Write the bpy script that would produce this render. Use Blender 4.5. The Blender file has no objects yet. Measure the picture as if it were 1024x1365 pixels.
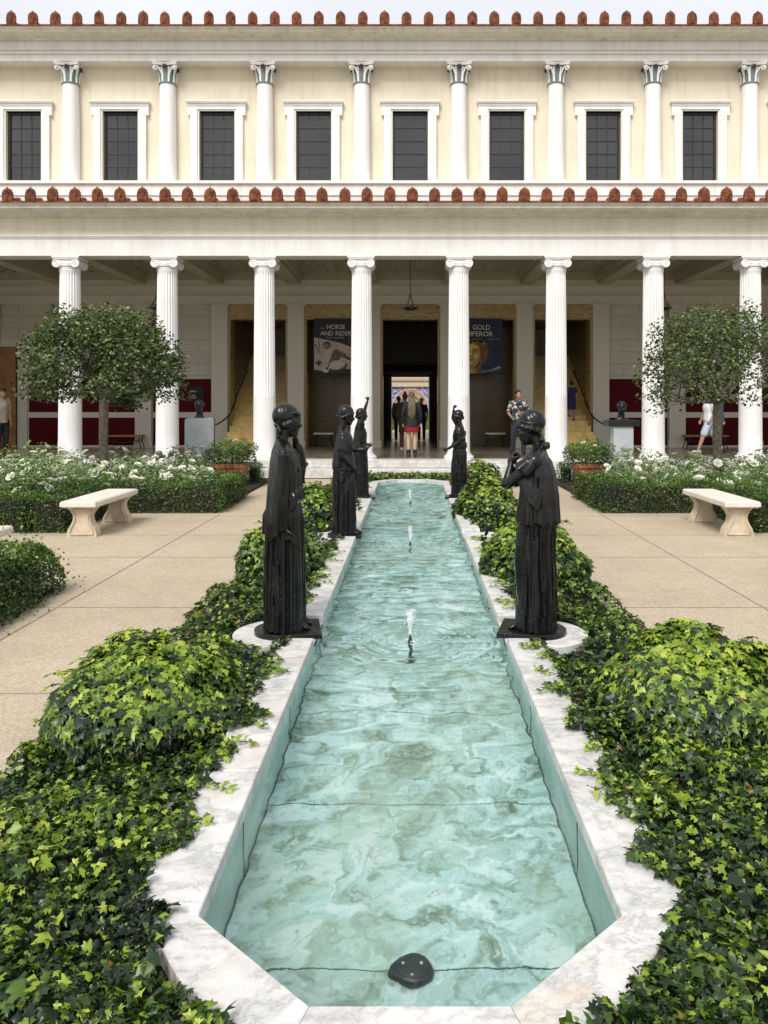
import bpy, math, random
import numpy as np
from mathutils import Vector, Matrix
random.seed(7)
RNG = np.random.default_rng(11)
PI = math.pi
SC = bpy.context.scene
COL = SC.collection
F = 1040.0

def px(x, y, Y):
    """point of the photograph (1024 px wide) at the distance Y"""
    return Vector(((x-547)/F*Y, Y, 1.75-(y-540)/F*Y))

# ------------------------------------------------------------------ mesh builder
class MB:
    def __init__(self):
        self.v = []; self.f = []
    def add(self, verts, faces):
        n = len(self.v)
        self.v.extend([tuple(p) for p in verts])
        self.f.extend([tuple(i+n for i in fc) for fc in faces])
        return self
    def box(self, x0, x1, y0, y1, z0, z1, b=0.0):
        if x1 < x0: x0, x1 = x1, x0
        if y1 < y0: y0, y1 = y1, y0
        if b <= 0:
            v = [(x0,y0,z0),(x1,y0,z0),(x1,y1,z0),(x0,y1,z0),(x0,y0,z1),(x1,y0,z1),(x1,y1,z1),(x0,y1,z1)]
            self.add(v, [(0,3,2,1),(4,5,6,7),(0,1,5,4),(1,2,6,5),(2,3,7,6),(3,0,4,7)])
        else:
            self.prism([(x0,y0),(x1,y0),(x1,y1),(x0,y1)], z0, z1, b)
        return self
    def prism(self, poly, z0, z1, b=0.0):
        """poly counter-clockwise; bevelled top edge of width b"""
        n = len(poly)
        v = [(p[0],p[1],z0) for p in poly]
        if b > 0:
            v += [(p[0],p[1],z1-b) for p in poly]
            for i, p in enumerate(poly):
                a = Vector(poly[i-1]); c = Vector(poly[(i+1) % n]); q = Vector(p)
                d1 = (q-a); d2 = (c-q)
                d1 = d1.normalized() if d1.length > 1e-9 else Vector((1,0)); d2 = d2.normalized() if d2.length > 1e-9 else Vector((1,0))
                n1 = Vector((-d1.y, d1.x)); n2 = Vector((-d2.y, d2.x))
                m = (n1+n2); m = m.normalized() if m.length > 1e-6 else n1
                k = b/max(.35, m.dot(n1))
                v.append((q.x+m.x*k, q.y+m.y*k, z1))
            L = 3
        else:
            v += [(p[0],p[1],z1) for p in poly]
            L = 2
        f = [tuple(reversed(range(n)))]
        for k in range(L-1):
            for i in range(n):
                j = (i+1) % n
                f.append((k*n+i, k*n+j, (k+1)*n+j, (k+1)*n+i))
        f.append(tuple(range((L-1)*n, L*n)))
        return self.add(v, f)
    def profile_x(self, pts, x0, x1):
        """extrude a closed y,z outline along x"""
        n = len(pts)
        v = [(x0,p[0],p[1]) for p in pts]+[(x1,p[0],p[1]) for p in pts]
        f = [tuple(range(n)), tuple(reversed(range(n, 2*n)))]
        for i in range(n):
            j = (i+1) % n
            f.append((i, n+i, n+j, j))
        return self.add(v, f)
    def rings(self, rings, cap=True, closed=True):
        n = len(rings[0]); v = [p for r in rings for p in r]; f = []
        for k in range(len(rings)-1):
            for i in range(n if closed else n-1):
                j = (i+1) % n
                f.append((k*n+i, k*n+j, (k+1)*n+j, (k+1)*n+i))
        if cap:
            f.append(tuple(reversed(range(n)))); f.append(tuple(range((len(rings)-1)*n, len(rings)*n)))
        return self.add(v, f)
    def lathe(self, prof, seg=32, c=(0,0,0), mod=None):
        rs = []
        for (r, z) in prof:
            ring = []
            for i in range(seg):
                a = 2*PI*i/seg
                rr = r*(mod(a, z) if mod else 1)
                ring.append((c[0]+rr*math.cos(a), c[1]+rr*math.sin(a), c[2]+z))
            rs.append(ring)
        return self.rings(rs)
    def tube(self, pts, rad, seg=8, squash=1.0, up=None):
        pts = [Vector(p) for p in pts]
        if not hasattr(rad, '__len__'): rad = [rad]*len(pts)
        rs = []; prev = None
        for i, p in enumerate(pts):
            t = (pts[min(i+1, len(pts)-1)]-pts[max(i-1, 0)])
            t = t.normalized() if t.length > 1e-9 else Vector((0,0,1))
            if prev is None:
                u = Vector(up) if up else (Vector((0,0,1)) if abs(t.z) < .9 else Vector((1,0,0)))
            else: u = prev
            u = (u-t*u.dot(t)); u = u.normalized() if u.length > 1e-6 else Vector((1,0,0)); prev = u
            w = t.cross(u)
            rs.append([p+(u*math.cos(2*PI*k/seg)*squash+w*math.sin(2*PI*k/seg))*rad[i] for k in range(seg)])
        return self.rings(rs)
    def limb(self, pts, rad, seg=12, sub=4):
        """smoothly tapering capped limb (Catmull-Rom through the joints)"""
        P, R = crom(pts, rad, sub)
        d0 = (P[0]-P[1]).normalized(); d1 = (P[-1]-P[-2]).normalized()
        P = [P[0]+d0*R[0]*.85, P[0]+d0*R[0]*.5]+P+[P[-1]+d1*R[-1]*.5, P[-1]+d1*R[-1]*.85]
        R = [R[0]*.45, R[0]*.85]+R+[R[-1]*.85, R[-1]*.45]
        return self.tube(P, R, seg)
    def ell(self, c, r, rot=None, nu=16, nv=10, fn=None):
        rs = []
        M = rot if rot is not None else Matrix.Identity(3)
        for j in range(nv+1):
            ph = -PI/2+PI*(j+.0)/nv
            ph = max(-PI/2+.06, min(PI/2-.06, ph))
            ring = []
            for i in range(nu):
                a = 2*PI*i/nu
                d = Vector((math.cos(a)*math.cos(ph), math.sin(a)*math.cos(ph), math.sin(ph)))
                q = Vector((d.x*r[0], d.y*r[1], d.z*r[2]))
                if fn: q = q*fn(d)
                q = M @ q
                ring.append((c[0]+q.x, c[1]+q.y, c[2]+q.z))
            rs.append(ring)
        return self.rings(rs)
    def merge(self, o, M=None):
        vs = [M @ Vector(p) for p in o.v] if M is not None else o.v
        return self.add(vs, o.f)
    def mesh(self, name, smooth=False):
        me = bpy.data.meshes.new(name)
        me.from_pydata([tuple(p) for p in self.v], [], self.f)
        me.update()
        if smooth:
            me.polygons.foreach_set('use_smooth', [True]*len(me.polygons))
            if smooth == 'auto':
                try: me.set_sharp_from_angle(angle=math.radians(38))
                except Exception: pass
        return me
    def build(self, name, mat, parent=None, smooth=False, loc=None):
        o = bpy.data.objects.new(name, self.mesh(name, smooth))
        if mat is not None: o.data.materials.append(mat)
        COL.objects.link(o)
        if loc is not None: o.location = loc
        if parent is not None: o.parent = parent
        return o

def crom(pts, rad, sub=4):
    pts = [Vector(p) for p in pts]
    if not hasattr(rad, '__len__'): rad = [rad]*len(pts)
    P = []; R = []; n = len(pts)
    for i in range(n-1):
        p0 = pts[max(i-1,0)]; p1 = pts[i]; p2 = pts[i+1]; p3 = pts[min(i+2,n-1)]
        for k in range(sub):
            t = k/sub
            q = .5*((2*p1)+(p2-p0)*t+(2*p0-5*p1+4*p2-p3)*t*t+(3*p1-p0-3*p2+p3)*t**3)
            P.append(q); R.append(rad[i]*(1-t)+rad[i+1]*t)
    P.append(pts[-1]); R.append(rad[-1])
    return P, R

def remeshed(mb, name, voxel, mat, parent=None, smooth_it=2, loc=None):
    me = mb.mesh('tmp')
    o = bpy.data.objects.new('tmp', me); COL.objects.link(o)
    m = o.modifiers.new('r', 'REMESH'); m.mode = 'VOXEL'; m.voxel_size = voxel; m.use_smooth_shade = True
    if smooth_it:
        s = o.modifiers.new('s', 'SMOOTH'); s.iterations = smooth_it; s.factor = .5
    dg = bpy.context.evaluated_depsgraph_get(); dg.update()
    nm = bpy.data.meshes.new_from_object(o.evaluated_get(dg))
    bpy.data.objects.remove(o); bpy.data.meshes.remove(me)
    nm.name = name
    nm.polygons.foreach_set('use_smooth', [True]*len(nm.polygons))
    nm.materials.clear(); nm.materials.append(mat)
    ob = bpy.data.objects.new(name, nm); COL.objects.link(ob)
    if loc is not None: ob.location = loc
    if parent is not None: ob.parent = parent
    return ob

def np_mesh(name, V, Fq, rnd=None, mat=None, parent=None, smooth=False, loc=None):
    """V (n,3), Fq (m,k) constant k faces, rnd one float per face"""
    me = bpy.data.meshes.new(name)
    m, k = Fq.shape
    me.vertices.add(len(V)); me.vertices.foreach_set('co', V.astype(np.float32).ravel())
    me.loops.add(m*k); me.loops.foreach_set('vertex_index', Fq.astype(np.int32).ravel())
    me.polygons.add(m); me.polygons.foreach_set('loop_start', np.arange(0, m*k, k, dtype=np.int32))
    me.update(calc_edges=True)
    if smooth: me.polygons.foreach_set('use_smooth', np.ones(m, dtype=bool))
    if rnd is not None:
        a = me.attributes.new('rnd', 'FLOAT', 'FACE'); a.data.foreach_set('value', rnd.astype(np.float32))
    if mat: me.materials.append(mat)
    o = bpy.data.objects.new(name, me); COL.objects.link(o)
    if loc is not None: o.location = loc
    if parent is not None: o.parent = parent
    return o

def empty(name, loc=(0,0,0), rz=0.0):
    o = bpy.data.objects.new(name, None); COL.objects.link(o)
    o.empty_display_size = .1
    o.location = loc; o.rotation_euler = (0,0,rz)
    return o
def tag(o, label=None, cat=None, group=None, kind=None):
    if label: o['label'] = label
    if cat: o['category'] = cat
    if group: o['group'] = group
    if kind: o['kind'] = kind
    return o
def copy_tree(o, parent=None):
    c = o.copy(); COL.objects.link(c)
    if parent is not None:
        mp = o.matrix_parent_inverse.copy(); c.parent = parent; c.matrix_parent_inverse = mp
    for ch in [x for x in bpy.data.objects if x.parent == o]:
        copy_tree(ch, c)
    return c

# ------------------------------------------------------------------ materials
def rgb(c): return (c[0], c[1], c[2], 1)
class NT:
    def __init__(self, name):
        self.m = bpy.data.materials.new(name); self.m.use_nodes = True
        self.t = self.m.node_tree; self.n = self.t.nodes; self.n.clear()
        self.out = self.n.new('ShaderNodeOutputMaterial')
    def N(self, kind, **kw):
        n = self.n.new('ShaderNode'+kind)
        for k, v in kw.items():
            if k in n.inputs: n.inputs[k].default_value = v
            else: setattr(n, k, v)
        return n
    def L(self, a, b): self.t.links.new(a, b)
    def coord(self, kind='Object', rand=False, scale=None):
        tc = self.N('TexCoord'); o = tc.outputs[kind]
        if rand:
            oi = self.N('ObjectInfo'); mu = self.N('Math', operation='MULTIPLY'); mu.inputs[1].default_value = 37.0
            self.L(oi.outputs['Random'], mu.inputs[0])
            ad = self.N('VectorMath', operation='ADD'); self.L(o, ad.inputs[0]); self.L(mu.outputs[0], ad.inputs[1]); o = ad.outputs[0]
        if scale:
            mp = self.N('Mapping'); mp.inputs['Scale'].default_value = scale; self.L(o, mp.inputs['Vector']); o = mp.outputs[0]
        return o
    def noise(self, co, scale, detail=6, rough=.55, dist=0.0):
        n = self.N('TexNoise', Scale=scale, Detail=detail, Roughness=rough, Distortion=dist); self.L(co, n.inputs['Vector']); return n.outputs[0]
    def ramp(self, fac, stops, interp='LINEAR'):
        r = self.N('ValToRGB'); cr = r.color_ramp; cr.interpolation = interp
        while len(cr.elements) < len(stops): cr.elements.new(.5)
        for e, (p, c) in zip(cr.elements, stops):
            e.position = p; e.color = rgb(c) if hasattr(c, '__len__') else (c,c,c,1)
        self.L(fac, r.inputs[0]); return r.outputs[0]
    def mix(self, fac, a, b, mode='MIX'):
        m = self.N('Mix', data_type='RGBA', blend_type=mode)
        for idx, x in ((0, fac), (6, a), (7, b)):
            if isinstance(x, (int, float)): m.inputs[idx].default_value = x if idx == 0 else (x,x,x,1)
            elif isinstance(x, (tuple, list)): m.inputs[idx].default_value = rgb(x)
            else: self.L(x, m.inputs[idx])
        return m.outputs[2]
    def bump(self, h, strength=.3, dist=.01, nrm=None):
        b = self.N('Bump', Strength=strength, Distance=dist); self.L(h, b.inputs['Height'])
        if nrm is not None: self.L(nrm, b.inputs['Normal'])
        return b.outputs[0]
    def pbsdf(self, color=None, rough=.6, metal=0.0, nrm=None, spec=.5, **kw):
        p = self.N('BsdfPrincipled'); p.inputs['Metallic'].default_value = metal
        p.inputs['Specular IOR Level'].default_value = spec
        for x, s in ((color, 'Base Color'), (rough, 'Roughness')):
            if x is None: continue
            if isinstance(x, (int, float)): p.inputs[s].default_value = x
            elif isinstance(x, (tuple, list)): p.inputs[s].default_value = rgb(x)
            else: self.L(x, p.inputs[s])
        if nrm is not None: self.L(nrm, p.inputs['Normal'])
        for k, v in kw.items(): p.inputs[k].default_value = v
        return p
    def done(self, sh):
        self.L(sh.outputs[0], self.out.inputs['Surface']); return self.m

def plain(name, col, rough=.6, var=.12, scale=3.0, metal=0.0, bump=.15, bscale=60.0, bdist=.004, spec=.5, rand=False, streak=0.0):
    t = NT(name); co = t.coord('Object', rand)
    n1 = t.noise(co, scale, 6, .6); n2 = t.noise(co, bscale, 4, .6)
    lo = tuple(c*(1-var*1.6) for c in col); hi = tuple(min(1, c*(1+var)) for c in col)
    c = t.ramp(n1, [(.3, lo), (.7, hi)])
    if streak:      # rain streaks and dust
        sn = t.noise(t.coord('Object', False, (3.2,3.2,.35)), 1.6, 7, .7); c = t.mix(1.0, c, t.ramp(sn, [(.46, (1,1,1)), (.72, (1-streak, 1-streak*1.1, 1-streak*1.3))]), 'MULTIPLY')
        sm = t.noise(co, .9, 8, .7); c = t.mix(1.0, c, t.ramp(sm, [(.50, (1,1,1)), (.75, (1-streak*.6, 1-streak*.65, 1-streak*.8))]), 'MULTIPLY')
    return t.done(t.pbsdf(c, rough, metal, t.bump(n2, bump, bdist), spec))

M = {}
M['white'] = plain('white_stucco', (.78,.77,.745), .55, .035, 1.2, bump=.12, bscale=40, streak=.14)
M['white_stone'] = plain('white_column_plaster', (.82,.815,.80), .5, .03, 2.0, bump=.12, bscale=50, streak=.10)
M['cream'] = plain('cream_stucco', (.73,.665,.53), .7, .04, .8, bump=.12, bscale=25, streak=.13)
M['graycream'] = plain('pale_grey_cornice', (.73,.71,.63), .65, .06, 2.0, streak=.25)
M['terracotta'] = plain('terracotta_tile', (.20,.058,.022), .8, .55, 9.0, bump=.5, bscale=70, bdist=.01, rand=True)
M['slate'] = plain('slate_blue_paint', (.16,.21,.22), .5, .12, 8.0)
M['brown'] = plain('brown_rosette_paint', (.08,.03,.02), .5, .2, 20)
M['winframe'] = plain('dark_bronze_frame', (.035,.03,.025), .4, .15, 6)
M['red'] = plain('oxblood_paint', (.075,.003,.007), .8, .10, 2.0, bump=.05, spec=.15)
M['black'] = plain('black_iron', (.012,.012,.012), .4, .2, 8)
M['blackmatte'] = plain('black_matte_board', (.008,.008,.009), .7, .1, 8)
M['darkroom'] = plain('dark_inner_wall', (.05,.04,.025), .7, .2, 2)
M['soil'] = plain('dark_soil', (.025,.02,.012), .95, .4, 12, bump=1.0, bscale=60, bdist=.02)
M['wood'] = plain('varnished_wood', (.28,.13,.035), .4, .25, 2.5, rand=True)
M['benchstone'] = plain('pale_cast_stone', (.66,.61,.53), .7, .10, 4, bump=.35, bscale=120, bdist=.003)
M['benchleg'] = plain('tan_cast_stone', (.56,.47,.35), .8, .16, 7, bump=.5, bscale=90, bdist=.004)
M['bronze_dark'] = plain('dark_fitting', (.02,.022,.02), .45, .2, 12)
M['ceil'] = plain('portico_ceiling_paint', (.42,.39,.28), .6, .06, 2)
M['bark'] = plain('grey_bark', (.20,.17,.13), .85, .35, 14, bump=.8, bscale=50, bdist=.01)
M['twig'] = plain('brown_twig', (.10,.06,.03), .8, .3, 20)
M['pot'] = plain('terracotta_pot', (.36,.13,.06), .75, .2, 6, bump=.3)

def m_ashlar():
    t = NT('ashlar_stucco'); co = t.coord('Object')
    mp = t.N('Mapping'); mp.inputs['Rotation'].default_value = (PI/2,0,0); t.L(co, mp.inputs['Vector'])
    b = t.N('TexBrick', Scale=1.0); t.L(mp.outputs[0], b.inputs['Vector'])
    b.inputs['Brick Width'].default_value = 1.05; b.inputs['Row Height'].default_value = .385; b.inputs['Mortar Size'].default_value = .008
    b.inputs['Color1'].default_value = (1,1,1,1); b.inputs['Color2'].default_value = (.94,.94,.94,1); b.inputs['Mortar'].default_value = (.5,.5,.5,1)
    n = t.noise(co, 1.5); c = t.ramp(n, [(.3, (.50,.47,.385)), (.7, (.56,.53,.44))])
    c = t.mix(1.0, c, b.outputs['Color'], 'MULTIPLY')
    nb = t.bump(b.outputs['Fac'], -.6, .01)
    return t.done(t.pbsdf(c, .65, 0, nb))
M['ashlar'] = m_ashlar()
M['pilaster'] = plain('grey_white_pilaster', (.58,.55,.46), .6, .04, 1.5)

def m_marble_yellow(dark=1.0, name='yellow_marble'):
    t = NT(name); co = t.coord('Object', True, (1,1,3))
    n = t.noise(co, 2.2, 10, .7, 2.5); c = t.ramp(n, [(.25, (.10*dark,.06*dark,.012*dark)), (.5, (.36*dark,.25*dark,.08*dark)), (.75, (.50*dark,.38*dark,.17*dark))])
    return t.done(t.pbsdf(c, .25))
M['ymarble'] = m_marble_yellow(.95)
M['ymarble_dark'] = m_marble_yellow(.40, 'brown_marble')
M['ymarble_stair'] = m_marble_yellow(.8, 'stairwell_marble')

def m_floor():
    t = NT('polished_portico_floor'); co = t.coord('Object')
    b = t.N('TexBrick', Scale=1.0); t.L(co, b.inputs['Vector']); b.offset = 0
    b.inputs['Brick Width'].default_value = 1.22; b.inputs['Row Height'].default_value = 1.1; b.inputs['Mortar Size'].default_value = .02
    b.inputs['Color1'].default_value = (.20,.16,.115,1); b.inputs['Color2'].default_value = (.26,.215,.16,1); b.inputs['Mortar'].default_value = (.11,.08,.06,1)
    n = t.noise(co, 3, 8, .7, 1); c = t.mix(.5, b.outputs['Color'], t.ramp(n, [(.3, .55), (.7, 1.0)]), 'MULTIPLY')
    return t.done(t.pbsdf(c, .22))
M['floor'] = m_floor()

def m_marble(name='white_veined_marble', warm=False):
    t = NT(name); co = t.coord('Object', True)
    w = t.noise(co, 1.6, 5, .6)
    ad = t.N('VectorMath', operation='MULTIPLY_ADD'); t.L(w, ad.inputs[0]); ad.inputs[1].default_value = (.35,.3,.2); t.L(co, ad.inputs[2])
    mp = t.N('Mapping'); mp.inputs['Rotation'].default_value = (0,0,.7); mp.inputs['Scale'].default_value = (1,1.7,1); t.L(ad.outputs[0], mp.inputs['Vector'])
    v = t.noise(mp.outputs[0], 1.7, 14, .72, .15)
    d = t.N('Math', operation='SUBTRACT'); t.L(v, d.inputs[0]); d.inputs[1].default_value = .5
    a = t.N('Math', operation='ABSOLUTE'); t.L(d.outputs[0], a.inputs[0])
    vein = t.ramp(a.outputs[0], [(0, (.36,.36,.355)), (.008, (.52,.515,.50)), (.05, (.64,.632,.615))])
    cl = t.noise(co, 5, 8, .7)
    base = t.mix(1.0, vein, t.ramp(cl, [(.32, (.74,.745,.75)), (.60, (1,1,1))]), 'MULTIPLY')
    # warm rusty staining in irregular streaks
    s = t.noise(mp.outputs[0], 1.3, 8, .7, 1.0)
    base = t.mix(t.ramp(s, [(.50, 0.0), (.72, .75 if warm else .30)]), base, (.56,.40,.20))
    sp = t.noise(co, 45, 2, .5)
    base = t.mix(t.ramp(sp, [(.70, 0.0), (.78, .35)]), base, (.3,.28,.25))
    rn = t.noise(co, 18, 4, .6)
    return t.done(t.pbsdf(base, t.ramp(rn, [(.3, .42), (.7, .62)]), 0, t.bump(t.noise(co, 120, 3, .6), .12, .002)))
M['marble'] = m_marble()
M['marble_warm'] = m_marble('rust_stained_marble', True)

def m_path():
    t = NT('exposed_aggregate_concrete'); co = t.coord('Object')
    v = t.N('TexVoronoi', Scale=75.0); t.L(co, v.inputs['Vector'])
    c = t.ramp(v.outputs['Color'], [(.1, (.385,.315,.225)), (.45, (.475,.40,.295)), (.8, (.51,.435,.325)), (.97, (.64,.57,.45))])
    big = t.noise(co, .7, 7, .65); c = t.mix(1.0, c, t.ramp(big, [(.3, (.80,.79,.77)), (.72, (1.03,1.03,1.02))]), 'MULTIPLY')
    mid = t.noise(co, 7, 5, .6); c = t.mix(1.0, c, t.ramp(mid, [(.35, .93), (.65, 1.0)]), 'MULTIPLY')
    sp = t.noise(co, 2.3, 9, .75, .5); c = t.mix(1.0, c, t.ramp(sp, [(.60, (1,1,1)), (.70, (.86,.84,.80))]), 'MULTIPLY')
    dk = t.N('TexVoronoi', Scale=3.1); t.L(co, dk.inputs['Vector']); c = t.mix(t.ramp(dk.outputs['Distance'], [(.018, .55), (.035, 0.0)]), c, (.12,.09,.06))
    return t.done(t.pbsdf(c, .75, 0, t.bump(v.outputs['Distance'], .5, .003)))
M['path'] = m_path()
M['joint'] = plain('path_joint', (.26,.215,.16), .9, .2, 9)

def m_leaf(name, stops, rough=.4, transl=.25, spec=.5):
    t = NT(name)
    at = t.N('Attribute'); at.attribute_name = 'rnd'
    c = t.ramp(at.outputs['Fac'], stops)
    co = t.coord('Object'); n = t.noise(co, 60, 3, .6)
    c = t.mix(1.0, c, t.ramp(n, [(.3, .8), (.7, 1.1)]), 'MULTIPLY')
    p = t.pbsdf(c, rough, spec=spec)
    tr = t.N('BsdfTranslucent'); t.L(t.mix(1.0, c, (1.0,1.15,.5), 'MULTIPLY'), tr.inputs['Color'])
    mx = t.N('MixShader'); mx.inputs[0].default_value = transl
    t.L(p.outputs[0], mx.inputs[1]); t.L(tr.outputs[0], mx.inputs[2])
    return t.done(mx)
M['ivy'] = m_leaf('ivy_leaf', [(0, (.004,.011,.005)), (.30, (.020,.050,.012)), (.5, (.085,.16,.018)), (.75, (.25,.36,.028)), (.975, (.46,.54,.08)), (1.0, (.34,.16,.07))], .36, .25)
M['box'] = m_leaf('boxwood_leaf', [(0, (.008,.020,.004)), (.45, (.050,.110,.012)), (.75, (.16,.27,.025)), (1, (.32,.42,.05))], .4, .25)
M['laurel'] = m_leaf('dark_tree_leaf', [(0, (.012,.020,.008)), (.45, (.055,.085,.024)), (.8, (.16,.23,.045)), (1, (.32,.34,.13))], .4, .15)
M['rose_leaf'] = m_leaf('rose_leaf', [(0, (.010,.026,.008)), (.45, (.07,.15,.03)), (.9, (.24,.36,.08)), (1, (.34,.42,.12))], .42, .3)
M['petal'] = m_leaf('white_petal', [(0, (.86,.85,.78)), (1, (.94,.94,.91))], .5, .2, .3)
M['petal_pink'] = m_leaf('pale_pink_petal', [(0, (.72,.50,.42)), (1, (.85,.72,.62))], .5, .2, .3)

def m_bronze():
    t = NT('blackened_bronze'); co = t.coord('Object', True)
    n = t.noise(co, 5, 8, .65); c = t.ramp(n, [(.3, (.003,.003,.0035)), (.6, (.008,.0085,.0085)), (.8, (.022,.026,.022))])
    st = t.coord('Object', True, (14,14,1.2)); s = t.noise(st, 2.0, 5, .6)
    c = t.mix(t.ramp(s, [(.56, 0.0), (.72, .45)]), c, (.034,.040,.034))
    r = t.ramp(t.noise(co, 14, 4, .6), [(.3, .17), (.75, .38)])
    return t.done(t.pbsdf(c, r, .0, t.bump(t.noise(co, 90, 4, .6), .22, .003), .36))
M['bronze'] = m_bronze()
# ------------------------------------------------------------------ world, sun, camera
SUN_EL, SUN_AZ = math.radians(49), math.radians(202)   # azimuth from +Y clockwise: behind the camera, a little left
W = bpy.data.worlds.new('World'); SC.world = W; W.use_nodes = True
nt = W.node_tree; nt.nodes.clear()
sky = nt.nodes.new('ShaderNodeTexSky'); sky.sky_type = 'NISHITA'; sky.sun_disc = False
sky.sun_elevation = SUN_EL; sky.sun_rotation = SUN_AZ; sky.air_density = 1.0; sky.dust_density = 4.0; sky.ozone_density = 1.0
tcw = nt.nodes.new('ShaderNodeTexCoord')
nz = nt.nodes.new('ShaderNodeTexNoise'); nz.inputs['Scale'].default_value = 2.2; nz.inputs['Detail'].default_value = 7; nt.links.new(tcw.outputs['Generated'], nz.inputs['Vector'])
rp = nt.nodes.new('ShaderNodeValToRGB'); rp.color_ramp.elements[0].position = .3; rp.color_ramp.elements[0].color = (7.2,7.3,7.6,1)
rp.color_ramp.elements[1].position = .7; rp.color_ramp.elements[1].color = (8.4,8.45,8.7,1); nt.links.new(nz.outputs[0], rp.inputs[0])
mixw = nt.nodes.new('ShaderNodeMix'); mixw.data_type = 'RGBA'; mixw.inputs[0].default_value = .82     # a closed pale cloud deck over the clear sky
nt.links.new(sky.outputs[0], mixw.inputs[6]); nt.links.new(rp.outputs[0], mixw.inputs[7])
bg = nt.nodes.new('ShaderNodeBackground'); bg.inputs['Strength'].default_value = .1
wo = nt.nodes.new('ShaderNodeOutputWorld')
nt.links.new(mixw.outputs[2], bg.inputs[0]); nt.links.new(bg.outputs[0], wo.inputs[0])

sd = bpy.data.lights.new('sun', 'SUN'); sd.energy = 2.5; sd.angle = math.radians(24); sd.color = (1, .96, .9)
so = bpy.data.objects.new('sun', sd); COL.objects.link(so)
dirv = Vector((math.sin(SUN_AZ)*math.cos(SUN_EL), math.cos(SUN_AZ)*math.cos(SUN_EL), math.sin(SUN_EL)))
so.rotation_euler = dirv.to_track_quat('Z', 'Y').to_euler(); so.location = (0,0,30)

cd = bpy.data.cameras.new('camera'); cam = bpy.data.objects.new('camera', cd); COL.objects.link(cam)
cam.location = (0,0,1.75); cam.rotation_euler = (PI/2,0,0)
cd.sensor_fit = 'VERTICAL'; cd.sensor_height = 36; cd.lens = 36*F/1365
cd.shift_x = -(547-512)/1365; cd.shift_y = -(682.5-540)/1365
cd.clip_start = .05; cd.clip_end = 500
SC.camera = cam
SC.view_settings.view_transform = 'Standard'; SC.view_settings.look = 'None'; SC.view_settings.exposure = .42
SC.render.resolution_x = 768; SC.render.resolution_y = 1024
SC.cycles.max_bounces = 8; SC.cycles.transparent_max_bounces = 12

# ------------------------------------------------------------------ ground
mb = MB(); mb.add([(-150,-120,-.6),(150,-120,-.6),(150,150,-.6),(-150,150,-.6)], [(0,1,2,3)])
tag(mb.build('ground', plain('pale_earth', (.3,.27,.2), .9, .2, .5)), kind='structure')

# one paved sheet with the long basin cut out of it
def ring_sheet(outer, inner, z, z0):
    """grid cells around a rectangular hole"""
    (X0,X1,Y0,Y1) = outer; (a,b,c,d) = inner
    m = MB()
    for (x0,x1,y0,y1) in ((X0,X1,Y0,c),(X0,X1,d,Y1),(X0,a,c,d),(b,X1,c,d)):
        m.add([(x0,y0,z),(x1,y0,z),(x1,y1,z),(x0,y1,z)], [(0,1,2,3)])
    return m
m_ = ring_sheet((-24,24,-14,18.9), (-.9,.9,1.86,16.9), 0.0, 0)
tag(m_.build('path', M['path']), kind='structure')
jb = MB()
for x in (-3.05, 3.05): jb.box(x-.006, x+.006, -2, 12.5, .001, .004)
for y in (.6, 2.6, 4.73, 6.74, 8.97, 10.5, 12.3):
    jb.box(-9, -1.5, y-.004, y+.004, .001, .003); jb.box(1.5, 9, y-.004, y+.004, .001, .003)
tag(jb.build('path_joints', M['joint']), kind='structure')
# soil under the plants
so_ = MB()
for s in (-1, 1):
    xs = sorted((s*.86, s*1.86)); so_.box(xs[0], xs[1], 1.2, 5.3, -.05, .035)
    xs = sorted((s*.86, s*1.66)); so_.box(xs[0], xs[1], 5.3, 17.3, -.05, .034)
    xs = sorted((s*3.2, s*14)); so_.box(xs[0], xs[1], 12.7, 18.0, -.05, .05)
    xs = sorted((s*4.75, s*14)); so_.box(xs[0], xs[1], 10.7, 12.7, -.05, .047)
    xs = sorted((s*(3.35 if s < 0 else 3.72), s*6)); so_.box(xs[0], xs[1], 2, 7.3, -.05, .044)
so_.box(-2, 2, .3, 1.2, -.05, .031)
so_.box(-.86, .86, 1.2, 1.85, -.05, .028); so_.box(-.86, .86, 16.95, 17.3, -.05, .028)
tag(so_.build('soil', M['soil']), kind='structure')

# ------------------------------------------------------------------ pool
POOL = empty('reflecting_pool', (0, 9.3, 0))
tag(POOL, 'long narrow marble-edged pool with angled corners down the middle of the courtyard', 'pool')
def inpool(p): return (p[0], p[1]-9.3) if len(p) == 2 else (p[0], p[1]-9.3, p[2])
Y0, Y0c, Y1c, Y1 = 2.08, 2.45, 16.30, 16.66      # ends and chamfer starts
HX, CX = .665, .27
ZC, ZW, ZF = .15, .092, -.335
inner = [(-CX,Y0),(CX,Y0),(HX,Y0c),(HX,Y1c),(CX,Y1),(-CX,Y1),(-HX,Y1c),(-HX,Y0c)]

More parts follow.
